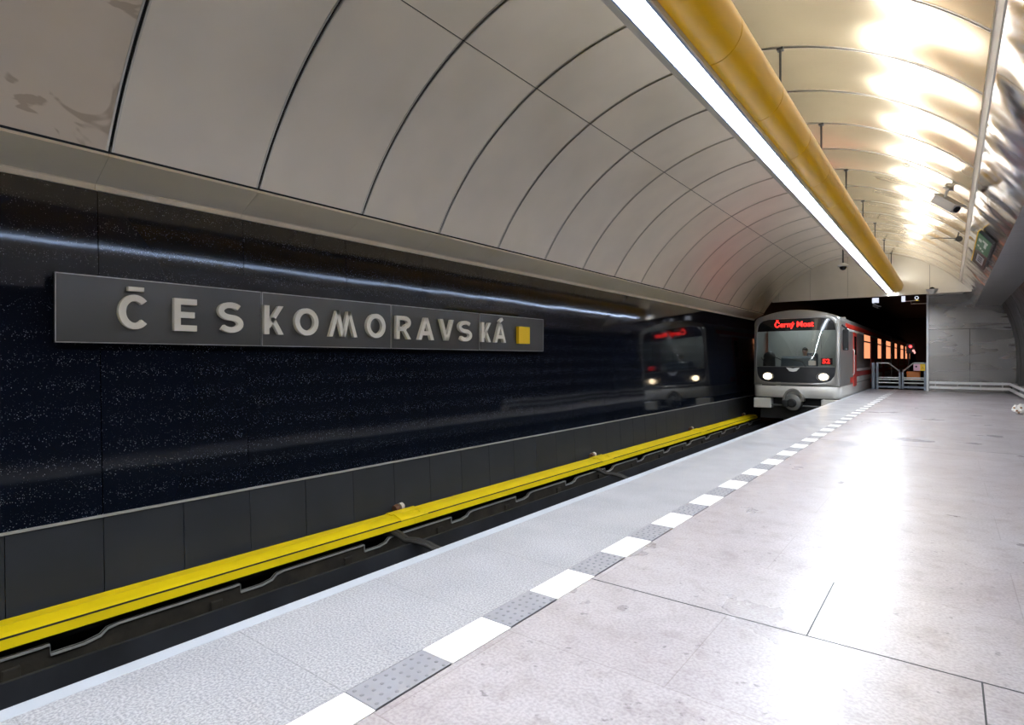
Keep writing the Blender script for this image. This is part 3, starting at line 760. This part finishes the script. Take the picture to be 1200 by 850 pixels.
b = nb(); box(b, TX+.72, TX+1.04, TY+.18, TY+.22, -.18, .03, bev=.01); nd = build('number_display', b, 'blackpanel', tn)
text_part('number_text', '52', .19, .88, -.075, 'led', nd, .13, .010, 1.1)
for s, x in ((-1, -.80), (1, .80)):
    x = -.775 if s < 0 else .815
    b = nb(); ellipsoid(b, (TX+x, FY(x, -.55)+.01, -.555), (.15, .04, .10), 20, 10); h = build('headlight', b, 'head', tn, smooth=60)
    b = nb(); pts = [(TX+x+.17*math.cos(a), FY(x+.17*math.cos(a), -.55)-.004, -.555+.12*math.sin(a)) for a in [2*PI*i/24 for i in range(25)]]
    tube(b, pts, .014, 6); build('headlight_rim', b, 'coupler', h)
b = nb(); q = -.02                              # winged emblem
for sgn in (-1, 1):
    poly = [(0, -.40), (0, -.30), (.06*1, -.285), (.20, -.27), (.10, -.385)]
    v0 = [b.verts.new((TX+q+sgn*x, FY(0, z)-.010, z)) for x, z in poly]; v1 = [b.verts.new((TX+q+sgn*x, FY(0, z)+.004, z)) for x, z in poly]
    b.faces.new(v0); b.faces.new(v1)
    for i in range(5): b.faces.new((v0[i], v0[(i+1) % 5], v1[(i+1) % 5], v1[i]))
build('emblem', b, 'wht', lp)
b = nb(); tube(b, [(TX+.35, FY(.35, -.2)-.02, -.24), (TX+.25, FY(.2, 0)-.03, -.08), (TX-.05, FY(0, .1)-.03, -.02)], .01, 6); tube(b, [(TX-.8, FY(-.8, -.2)-.02, -.22), (TX-1.0, FY(-1, .2)-.03, .05)], .008, 6)
build('wiper', b, 'rubber', tn)
# white bumper and sills
BO = [(-TW, -.87), (-TW, -1.0), (-TW+.02, -1.15), (-TW+.10, -1.24), (TW-.10, -1.24), (TW-.02, -1.15), (TW, -1.0), (TW, -.87)]
b = nb(); rings = []
for sx, dy in ((.96, 0), (.99, .08), (1.0, .26)):
    rings.append([b.verts.new((TX+x*sx, TY-.12+.20*(abs(x)/TW)**2+dy, z)) for x, z in BO2] if False else [])
rings = []
xsn = [-TW+2*TW*i/24 for i in range(25)]
for z, ins in ((-.862, .01), (-.90, -.012), (-1.0, -.02), (-1.15, -.005), (-1.235, .05)):
    row = [b.verts.new((TX-TW*1.0, 39.4, z))] + [b.verts.new((TX-TW, TY+.5, z))]
    for x in xsn:
        rr = abs(x)/TW; row.append(b.verts.new((TX+x*(1-.0), FY(x, 0)+ins+.16*max(0, (rr-.88)/.12)**2, z)))
    row += [b.verts.new((TX+TW, TY+.5, z)), b.verts.new((TX+TW, 39.4, z))]
    rings.append(row)
for a, c in zip(rings, rings[1:]):
    for i in range(len(a)-1): b.faces.new((a[i], a[i+1], c[i+1], c[i]))
b.faces.new(rings[-1]); build('bumper_skirt', b, 'white_paint', tn, smooth=40)
b = nb(); box(b, TX-1.24, TX-.70, TY-.02, TY+.35, -1.60, -1.27, bev=.03); build('step_box', b, 'white_paint', tn)
b = nb(); box(b, TX+.75, TX+1.22, TY-.0, TY+.35, -1.60, -1.27, bev=.03); build('step_box', b, 'white_paint', tn)
b = nb(); box(b, TX-1.1, TX+1.1, TY+.3, 39.2, -1.95, -1.24); build('underframe', b, 'rubber', tn)
b = nb(); tube(b, [(TX-1.1, TY+.1, -1.50), (TX+1.1, TY+.1, -1.50)], .03, 8); build('cross_bar', b, 'coupler', tn)
cp = empty('coupler', (TX, TY, -1.36)); cp.parent = tn; cp.location = Vector((TX, TY, -1.36))-Vector(tn.location)
b = nb(); tube(b, [(TX, TY-.32, -1.37), (TX, TY-.30, -1.37), (TX, TY-.02, -1.37), (TX, TY+.25, -1.37)], [.20, .25, .26, .20], 24); build('coupler_head', b, 'coupler', cp, smooth=40)
b = nb(); tube(b, [(TX-.02, TY-.36, -1.39), (TX-.02, TY-.31, -1.39)], [.10, .15], 20); box(b, TX-.30, TX-.12, TY-.34, TY-.1, -1.52, -1.30, bev=.03); build('coupler_face', b, 'rubber', cp, smooth=40)
b = nb()
pl = [(TX+.30*math.cos(a), -1.33+.40*math.sin(a)) for a in [PI*i/16 for i in range(17)]]
prism(b, pl+[(TX-.24, -1.33)]+[(TX+.24*math.cos(a), -1.33+.33*math.sin(a)) for a in [PI*(1-i/16) for i in range(1, 17)]], TY-.28, TY+.15); build('coupler_cover', b, 'body', cp, smooth=40)
# bogies
for yb in (22.6, 36.6, 43.4, 57.0):
    b = nb(); box(b, TX-.95, TX+.95, yb-1.3, yb+1.3, -2.05, -1.85, bev=.03)
    for dy in (-.95, .95):
        for s in (-1, 1):
            tube(b, [(TX+s*.70, yb+dy, -1.86), (TX+s*.62, yb+dy, -1.86)], .37, 24)
        tube(b, [(TX-.7, yb+dy, -1.86), (TX+.7, yb+dy, -1.86)], .07, 10)
    build('bogie', b, 'rubber', tn, smooth=40)
# side fittings, right side (x = TX+TW) and the same on the left
def side(name, m, y0, y1, z0, z1, out=.012, sides=(1,), parent=tn, bev=0):
    r_ = None
    for s in sides:
        x = TX+s*TW; bb = nb(); box(bb, min(x-s*.02, x+s*out), max(x-s*.02, x+s*out), y0, y1, z0, z1, bev=bev); r_ = build(name, bb, m, parent)
    return r_
def car_side(y0, front):
    for s in (1, -1):
        side('top_stripe', 'red', y0+(1.2 if front else .3), y0+19.1, 1.02, 1.16, .02, (s,))
        side('white_stripe', 'white_paint', y0+(1.6 if front else .3), y0+19.1, .93, 1.01, .016, (s,))
        side('red_stripe', 'red', y0+(3.2 if front else .3), y0+19.1, -.62, -.45, .012, (s,))
        side('white_stripe', 'white_paint', y0+(3.2 if front else .3), y0+19.1, -.43, -.34, .012, (s,))
        side('white_stripe', 'white_paint', y0+(3.2 if front else .3), y0+19.1, -.82, -.64, .012, (s,))
        if front:
            side('red_stripe', 'red', y0+2.35, y0+2.9, -.80, -.62, .014, (s,))
        doors = [y0+4.3+4.62*k for k in range(4)] if not front else [y0+4.1, y0+9.4, y0+13.9, y0+18.2]
        if front:
            cd = side('cab_door', 'red', y0+3.05, y0+3.85, -.95, .93, .016, (s,)); side('door_window', 'blackglass', y0+3.2, y0+3.7, .15, .80, .022, (s,), cd)
        wins = [(26.1, 28.2), (31.5, 33.1), (36.0, 38.7)] if front else [(y0+2.0, y0+3.6), (y0+7.4, y0+10.1), (y0+12.7, y0+14.8), (y0+17.4, y0+18.9)]
        for wa, wb in wins:
            fr_ = side('window_frame', 'rubber', wa-.06, wb+.06, -.03, 1.02-.01, .017, (s,))
            side('window_pane', 'window_lit', wa, wb, .03, .66, .022, (s,), fr_); side('window_pane', 'window_lit', wa, wb, .72, .96, .022, (s,), fr_)
        dl = [(28.7, 30.0), (33.8, 35.1)] if front else [(y0+4.6, y0+5.9), (y0+10.8, y0+12.1), (y0+15.4, y0+16.7)]
        for da, db in dl:
            d_ = side('passenger_door', 'red', da, db, -.98, .95, .014, (s,)); 
            for ya, yb in ((da+.14, da+.55), (db-.55, db-.14)): side('door_window', 'blackglass', ya, yb, .05, .80, .020, (s,), d_)
car_side(20.0, True)
b = nb(); o2 = body_outline(-1.2)
A = [b.verts.new((TX+x, 39.8, z)) for x, z in o2]; B = [b.verts.new((TX+x, 59.6, z)) for x, z in o2]
for i in range(len(o2)-1): b.faces.new((A[i], A[i+1], B[i+1], B[i]))
b.faces.new((A[-1], A[0], B[0], B[-1])); b.faces.new(A); b.faces.new(B); build('second_car_body', b, 'side_dark', tn, smooth=40)
car_side(40.0, False)
# mirror
b = nb(); box(b, TX+TW+.03, TX+TW+.19, TY+.30, TY+.38, .27, .93, bev=.03); mi_ = build('wing_mirror', b, 'rubber', tn)
b = nb(); tube(b, [(TX+TW-.08, TY+.34, 1.02), (TX+TW+.02, TY+.33, 1.05), (TX+TW+.11, TY+.33, .98), (TX+TW+.11, TY+.34, .90)], .03, 8); build('mirror_arm', b, 'rubber', mi_, smooth=40)
b = nb(); tube(b, [(TX+TW+.0, TY+2.9, -.55), (TX+TW+.05, TY+2.9, -.5), (TX+TW+.05, TY+2.9, .3), (TX+TW, TY+2.9, .35)], .015, 8); build('grab_rail', b, 'galv', tn, smooth=40)
# cab interior
b = nb(); box(b, TX-1.2, TX+1.2, TY+1.75, TY+1.8, -1.15, 1.4); box(b, TX-1.2, TX+1.2, TY+.3, TY+1.8, -1.19, -1.15); build('cab_bulkhead', b, 'cab_wall', tn)
b = nb(); box(b, TX-.28, TX-.24, TY+1.72, TY+1.75, -1.1, 1.1); box(b, TX+.45, TX+.49, TY+1.72, TY+1.75, -1.1, 1.1); build('bulkhead_seam', b, 'camgrey', tn)
b = nb(); prism(b, [(TY+.25, -1.15), (TY+.25, -.22), (TY+.32, .02), (TY+.42, .10), (TY+.75, .06), (TY+.75, -.10), (TY+.55, -1.15)], TX-.46, TX+.50, axis='x'); build('control_desk', b, 'console', tn)
b = nb(); box(b, TX+.36, TX+.56, TY+.22, TY+.34, -.2, -.05, bev=.01); build('desk_monitor', b, 'wht', tn)
b = nb(); box(b, TX+.05, TX+.45, TY+1.3, TY+1.42, -.45, .20, bev=.05); box(b, TX+.05, TX+.45, TY+1.0, TY+1.42, -.62, -.5, bev=.03); tube(b, [(TX+.25, TY+1.2, -1.15), (TX+.25, TY+1.2, -.6)], .06, 10); build('driver_seat', b, 'seat_blue', tn)
b = nb(); tube(b, [(TX-.98, TY+.9, -.9), (TX-.98, TY+.95, .0)], [.22, .19], 14); ellipsoid(b, (TX-.97, TY+.95, .08), (.19, .19, .18)); build('equipment_cover', b, 'rubber', tn, smooth=50)
b = nb(); tube(b, [(TX-.78, TY+.6, .10), (TX-.6, TY+.55, .02), (TX-.45, TY+.5, -.06)], .012, 6); build('handrail', b, 'rubber', tn)
b = nb(); box(b, TX-.8, TX+.8, TY+1.0, TY+1.3, 1.28, 1.30); build('cab_fill', b, 'cabfill', tn)  # glowing panel added to brighten the cab

# driver: one skinned figure, seated at the desk
dx, dy = TX+.10, TY+1.12
dr = empty('person', (dx, dy, -.5), 'seated train driver in dark uniform behind the windscreen', 'person')
def skinned(name, joints, edges, radii, m, parent, root=0, sub=1):
    me = bpy.data.meshes.new(name); me.from_pydata([Vector(j)-origin(parent) for j in joints], edges, []); me.update()
    o = bpy.data.objects.new(name, me); C.objects.link(o)
    bm_ = bmesh.new(); bm_.from_mesh(me); ly_ = bm_.verts.layers.skin.verify()
    for i, v in enumerate(bm_.verts):
        rr = radii[i]; v[ly_].radius = rr if isinstance(rr, tuple) else (rr, rr); v[ly_].use_root = (i == root)
    bm_.to_mesh(me); bm_.free()
    sk = o.modifiers.new('skin', 'SKIN'); sk.use_smooth_shade = True
    ss = o.modifiers.new('sub', 'SUBSURF'); ss.levels = sub; ss.render_levels = sub
    bpy.context.view_layer.update()
    me2 = bpy.data.meshes.new_from_object(o.evaluated_get(bpy.context.evaluated_depsgraph_get()))
    o.modifiers.clear(); o.data = me2; me2.materials.clear(); me2.materials.append(M[m]); o.parent = parent
    bpy.data.meshes.remove(me); ORG[o.name] = origin(parent)
    return o
J = [(0, .06, -.48), (0, .07, -.28), (0, .06, -.08), (0, .02, .03), (0, 0, .10), (0, -.01, .20), (0, -.01, .29),
     (-.17, .04, .0), (-.23, -.04, -.24), (-.17, -.28, -.14), (-.16, -.36, -.13),
     (.17, .04, .0), (.23, -.04, -.24), (.17, -.28, -.14), (.16, -.36, -.13),
     (-.10, .04, -.50), (-.13, -.38, -.50), (-.13, -.40, -.90), (-.13, -.52, -.98),
     (.10, .04, -.50), (.13, -.38, -.50), (.13, -.40, -.90), (.13, -.52, -.98)]
Rr = [.13, .13, .15, .08, .052, .085, .075, .07, .05, .036, .028, .07, .05, .036, .028, .09, .075, .05, .04, .09, .075, .05, .04]
Ed = [(0, 1), (1, 2), (2, 3), (3, 4), (4, 5), (5, 6), (2, 7), (7, 8), (8, 9), (9, 10), (2, 11), (11, 12), (12, 13), (13, 14), (0, 15), (15, 16), (16, 17), (17, 18), (0, 19), (19, 20), (20, 21), (21, 22)]
for s in (-1, 1):                               # fingers and thumb resting on the desk
    base_i = 10 if s < 0 else 14
    for f, (fx, ln) in enumerate(((-.027, .060), (-.009, .072), (.009, .068), (.027, .054))):
        wv = Vector(J[base_i]); i0 = len(J)
        J += [(wv.x+fx*.9, wv.y-.045, wv.z+.004), (wv.x+fx*1.1, wv.y-.045-ln*.6, wv.z+.002), (wv.x+fx*1.1, wv.y-.045-ln, wv.z-.018)]
        Rr += [.010, .0085, .0075]; Ed += [(base_i, i0), (i0, i0+1), (i0+1, i0+2)]
    i0 = len(J); wv = Vector(J[base_i]); J += [(wv.x-s*.035, wv.y-.025, wv.z), (wv.x-s*.052, wv.y-.062, wv.z-.005)]; Rr += [.011, .009]; Ed += [(base_i, i0), (i0, i0+1)]
J = [(dx+a, dy+c, d+.03) for a, c, d in J]
body = skinned('body', J, Ed, Rr, 'skin', dr)
b = nb()
hc = Vector((dx, dy-.015, .265))
ellipsoid(b, hc+Vector((0, .018, .035)), (.088, .098, .098), 16, 10)
bmesh.ops.delete(b, geom=[v for v in b.verts if v.co.y < hc.y-.02 and v.co.z < hc.z+.06 or v.co.z < hc.z-.04], context='VERTS'); build('hair', b, 'hair', dr, smooth=60)
b = nb()
for s in (-1, 1): ellipsoid(b, hc+Vector((s*.032, -.079, .005)), (.012, .008, .007), 8, 6)
build('eyes', b, 'hair', dr)
b = nb(); tube(b, [hc+Vector((0, -.082, .01)), hc+Vector((0, -.10, -.025))], [.007, .014], 8)
for s in (-1, 1): ellipsoid(b, hc+Vector((s*.084, .005, -.005)), (.010, .018, .028), 8, 6)
build('nose_and_ears', b, 'skin', dr, smooth=50)
b = nb(); ellipsoid(b, hc+Vector((0, -.078, -.052)), (.024, .006, .006), 8, 6); build('mouth', b, 'red', dr)
jk = skinned('jacket', [J[i] for i in (0, 1, 2, 3, 7, 8, 9, 11, 12, 13)], [(0, 1), (1, 2), (2, 3), (2, 4), (4, 5), (5, 6), (2, 7), (7, 8), (8, 9)], [.15, .15, .175, .095, .085, .065, .05, .085, .065, .05], 'jacket', dr)
tr_ = skinned('trousers', [J[i] for i in (0, 15, 16, 17, 19, 20, 21)], [(0, 1), (1, 2), (2, 3), (0, 4), (4, 5), (5, 6)], [.14, .105, .09, .065, .105, .09, .065], 'jacket', dr)

# ---------------------------------------------------------------- gates at the platform end
GY = 27.0
def gate_leaf(name_label, xa, xb, mirror):
    """xa = hinge side, xb = latch side"""
    g_ = empty('platform_gate', ((xa+xb)/2, GY, FL), name_label, 'gate', None)
    t = .022
    zt, zl, zb = -.135, -.475, -1.08
    d = 1 if xb > xa else -1
    xm = xa+d*.52*abs(xb-xa)
    bb = nb(); box(bb, xa-.04, xa+.04, GY-t, GY+t, FL, zt, bev=.006); build('hinge_post', bb, 'gate', g_)
    bb = nb(); box(bb, xb-.035, xb+.035, GY-t, GY+t, zb-.08, zl-.04, bev=.006); tube(bb, [(xb, GY, zl-.04), (xb, GY, zl+.07)], .014, 8); build('latch_post', bb, 'gate', g_)
    bb = nb(); box(bb, min(xa, xm), max(xa, xm), GY-.02, GY+.02, zt-.04, zt, bev=.005); tube(bb, [(xm, GY, zt-.02), (xb, GY, zl-.01)], .026, 8); build('top_rail', bb, 'gate_l', g_)
    for z in (-.73, -.80, -.93):
        bb = nb(); box(bb, min(xa, xb), max(xa, xb), GY-.012, GY+.012, z-.02, z+.02); build('cross_rail', bb, 'gate_l', g_)
    bb = nb(); box(bb, min(xa, xb), max(xa, xb), GY-.02, GY+.02, zb-.05, zb+.02); build('bottom_rail', bb, 'gate', g_)
    return g_
g1 = gate_leaf('blue-grey metal gate leaf next to the train at the platform end', -2.27, -1.53, 0)
b = nb(); box(b, -2.46, -2.35, GY-.04, GY+.04, FL, -.135, bev=.01)
build('fence_post', b, 'gate', None, base=(-2.4, GY, FL), label='wide blue-grey post at the track side of the platform gates', cat='post')
g2 = gate_leaf('blue-grey metal gate leaf with pink and yellow sign beside the steel wall', -.72, -1.43, 1)
b = nb(); box(b, -1.09, -.88, GY-.05, GY-.035, -.45, -.19); pn = build('warning_sign', b, 'pink', g2, label='pink and yellow warning sign')
b = nb(); box(b, -.88, -.72, GY-.052, GY-.037, -.45, -.19); build('yellow_half', b, 'ysquare', pn)
b = nb(); ellipsoid(b, (-1.0, GY-.052, -.29), (.03, .004, .035)); tube(b, [(-.83, GY-.054, -.39), (-.80, GY-.054, -.29), (-.77, GY-.054, -.39)], .006, 6); build('sign_pictogram', b, 'rubber', pn)
# things in the dark beyond the gates
b = nb(); box(b, -1.32, -.88, 27.2, 27.5, -.80, -.48, bev=.03); 
tk = build('equipment_cabinet', b, 'orange', None, base=(-1.1, 27.7, -2.42), label='orange equipment box in the dark behind the right gate leaf', cat='box')
b = nb(); box(b, -1.20, -1.0, 27.28, 27.42, -2.64, -.79); build('pedestal', b, 'rubber', tk)
sp_ = empty('tunnel_signal', (-1.35, 27.8, -2.42), 'tunnel signal showing a red light above the platform gates', 'signal')
b = nb(); tube(b, [(-1.28, 27.85, -2.64), (-1.28, 27.85, .38)], .03, 8); build('signal_post', b, 'rubber', sp_)
b = nb(); box(b, -1.36, -1.08, 27.78, 27.9, .22, .62, bev=.02); build('signal_head', b, 'rubber', sp_)
b = nb(); ellipsoid(b, (-1.215, 27.77, .50), (.045, .03, .045)); build('red_lens', b, 'signal_red', sp_, smooth=60)
b = nb(); ellipsoid(b, (-1.12, 27.77, .33), (.045, .03, .05)); ellipsoid(b, (-1.08, 27.77, .26), (.03, .03, .05)); build('pale_lens', b, 'signal_pink', sp_, smooth=60)

SC = 1.0
# hanging lit number sign with bullet camera under it
hb = empty('hanging_sign', (-2.29, 26.5, 2.6), 'small pale lit sign box hanging in the dark above the train', 'sign')
b = nb(); box(b, -2.40, -2.18, 26.46, 26.52, 2.20, 2.40, bev=.01); build('sign_face', b, 'signlit', hb)
b = nb(); tube(b, [(-2.29, 26.5, 2.40), (-2.29, 26.5, 2.6)], .015, 8); build('hanger', b, 'rod', hb)
def bullet(name, loc, yaw, label, m='camwhite', sc=1., up=.2):
    e = empty(name, (0, 0, 0), label, 'camera')
    b = nb(); box(b, -.05*sc, .05*sc, -.17*sc, .13*sc, -.045*sc, .045*sc, bev=.012*sc); box(b, -.06*sc, .06*sc, -.21*sc, .14*sc, .045*sc, .056*sc)
    build('housing', b, m, e)
    b = nb(); tube(b, [(0, -.185*sc, 0), (0, -.165*sc, 0)], .035*sc, 14); build('lens', b, 'blackglass', e)
    b = nb(); tube(b, [(0, .03*sc, .045*sc), (0, .05*sc, .10*sc), (0, .05*sc, .045*sc+up)], .014*sc, 8); box(b, -.04*sc, .04*sc, .01*sc, .09*sc, .03*sc+up, .05*sc+up); build('bracket', b, 'camgrey', e)
    e.location = Vector(loc)*SC; e.rotation_euler = yaw; return e
bullet('security_camera', (-2.27, 26.46, 2.065), (.35, 0, .75), 'small white bullet camera hanging below the pale sign box above the train', up=.09)
# lamp and round sign on a wall pipe beside the end wall
wp = empty('wall_conduit', (-.67, 26.7, 2.1), 'white conduit carrying two small fittings left of the steel end wall', 'conduit')
b = nb(); tube(b, [(-.62, 26.8, 2.12), (-1.16, 26.8, 2.12), (-1.16, 26.8, 2.24), (-1.40, 26.8, 2.24)], .016, 8); tube(b, [(-1.16, 26.8, 2.24), (-.9, 26.8, 2.24)], .014, 8); build('conduit_pipe', b, 'wht', wp)
b = nb(); box(b, -1.46, -1.34, 26.74, 26.82, 2.22, 2.44, bev=.01); tube(b, [(-1.41, 26.73, 2.26), (-1.41, 26.75, 2.26)], .03, 10); build('fitting_box', b, 'signlit', wp)
b = nb(); tube(b, [(-.98, 26.76, 2.345), (-.98, 26.80, 2.345)], .065, 18); build('round_horn', b, 'signlit', wp, smooth=40)
b = nb(); tube(b, [(-.98, 26.75, 2.345), (-.98, 26.76, 2.345)], .04, 18); build('horn_centre', b, 'rubber', wp, smooth=40)
b = nb(); ellipsoid(b, (-.97, 26.78, 2.25), (.04, .03, .02)); build('yellow_lens', b, 'yellowlit', wp)
# dome cameras
SC = 1.09
def dome(loc, drop, label, white_top=True):
    e = empty('dome_camera', loc, label, 'camera')
    x, y, z = loc
    b = nb(); tube(b, [(x, y, z+.08), (x, y, z+drop)], .022, 10); build('drop_tube', b, 'rod', e)
    b = nb(); tube(b, [(x, y, z-.01), (x, y, z+.03), (x, y, z+.07), (x, y, z+.09)], [.13, .135, .08, .04], 20); build('housing', b, 'camwhite', e, smooth=40)
    b = nb(); ellipsoid(b, (x, y, z-.02), (.09, .09, .09), 16, 10); build('dome', b, 'blackglass', e, smooth=60)
    return e
zc = VC[1]+math.sqrt(VR**2-(-2.31-VC[0])**2)
dome((-2.31, 18, 2.55), zc-2.55, 'dome camera hanging on a black tube left of the row of lamps')
e = empty('dome_camera', (-.405, 21.2, 2.06), 'white upturned dome camera at the corner of the tunnel mouth and steel wall', 'camera')
b = nb(); tube(b, [(-.405, 21.25, 1.95), (-.405, 21.25, 2.02), (-.405, 21.25, 2.09)], [.05, .11, .16], 18); build('housing', b, 'camwhite', e, smooth=40)
b = nb(); ellipsoid(b, (-.405, 21.25, 2.10), (.07, .07, .06), 14, 8); box(b, -.44, -.37, 21.25, 21.42, 2.07, 2.12); build('dome', b, 'blackglass', e, smooth=60)
# box camera on the gold-reflecting part of the vault, and a second bracket beyond
bullet('security_camera', (-.05, 10.7, 2.33), (.65, 0, .85), 'grey box camera mounted on the right side of the curved steel ceiling', 'camgrey', 1.35, up=.14)
hs = empty('loudspeaker', (.12, 13.6, 2.25), 'small brown horn speaker on the curved ceiling beyond the box camera', 'speaker')
b = nb(); tube(b, [(.10, 13.7, 2.26), (.13, 13.55, 2.24), (.15, 13.45, 2.23)], [.02, .03, .055], 14); build('horn', b, 'rod', hs, smooth=50)
b = nb(); tube(b, [(.12, 13.68, 2.26), (.15, 13.7, 2.40)], .012, 6); tube(b, [(.10, 13.6, 2.27), (-.15, 13.3, 2.26), (-.27, 13.2, 2.24)], .008, 6); build('cable', b, 'rod', hs)

SC = 1.0
# exit sign on the crinkled fascia
def fp(t, y, off):                              # point on the fascia slope, lifted off it
    return Vector((FT[0]+(FB[0]-FT[0])*t + n_.x*off, y, FT[1]+(FB[1]-FT[1])*t + n_.y*off))
if n_.x > 0: n_ = -n_
def slab(bm, t0, t1, y0, y1, o0, o1, mi=0):
    v = [bm.verts.new(fp(t, y, o)) for o in (o0, o1) for t, y in ((t0, y0*1.055), (t1, y0*1.055), (t1, y1*1.055), (t0, y1*1.055))]
    for f in ((0, 1, 2, 3), (4, 5, 6, 7), (0, 1, 5, 4), (1, 2, 6, 5), (2, 3, 7, 6), (3, 0, 4, 7)): bm.faces.new([v[i] for i in f]).material_index = mi
ex = empty('exit_sign', tuple(fp(.63, 14, 0)), 'green and black exit sign with a yellow edge on the crinkled steel fascia', 'sign')
b = nb(); slab(b, .44, .83, 12.3, 15.8, .02, .07); build('sign_case', b, 'blackpanel', ex)
b = nb(); slab(b, .46, .82, 12.32, 13.9, .07, .078); gr = build('green_field', b, 'green', ex)
b = nb(); slab(b, .425, .445, 12.3, 15.8, .02, .08); build('yellow_edge', b, 'ysquare', ex)
b = nb()
slab(b, .50, .58, 12.7, 12.95, .078, .082); slab(b, .60, .74, 12.6, 12.75, .078, .082); slab(b, .66, .72, 12.75, 13.2, .078, .082)
for i in range(3): slab(b, .50+.07*i, .55+.07*i, 13.35+.1*i, 13.5+.1*i, .078, .082)
build('running_figure', b, 'wht', gr)
b = nb(); slab(b, .55, .76, 14.3, 15.3, .070, .076); build('pictogram', b, 'camgrey', ex)
b = nb()
for y in (14.45, 14.7, 14.95): slab(b, .60, .72, y, y+.10, .076, .080)
build('pictogram_columns', b, 'rubber', ex)
# crumpled paper on the floor at the right
random.seed(3)
b = nb(); bmesh.ops.create_icosphere(b, subdivisions=3, radius=1)
for v in b.verts:
    k_ = 1+random.uniform(-.22, .18); v.co = Vector((1.27+v.co.x*.17*k_, 16.6+v.co.y*.12*k_, max(FL, FL+.11+v.co.z*.11*k_)))
pp = build('crumpled_paper', b, 'paper', None, base=(1.27, 16.6, FL), label='crumpled white paper with brown spots lying on the platform floor at the right edge', cat='litter')
b = nb()
for p in ((1.17, 16.49, -1.12), (1.24, 16.47, -1.05), (1.13, 16.53, -1.06), (1.20, 16.47, -1.16)): ellipsoid(b, p, (.022, .02, .02), 8, 6)
build('brown_spot', b, 'brownspot', pp)

# ---------------------------------------------------------------- lift everything so the platform floor is at z = 0
for o in list(C.objects):
    if o.parent is None: o.location.z += EYE
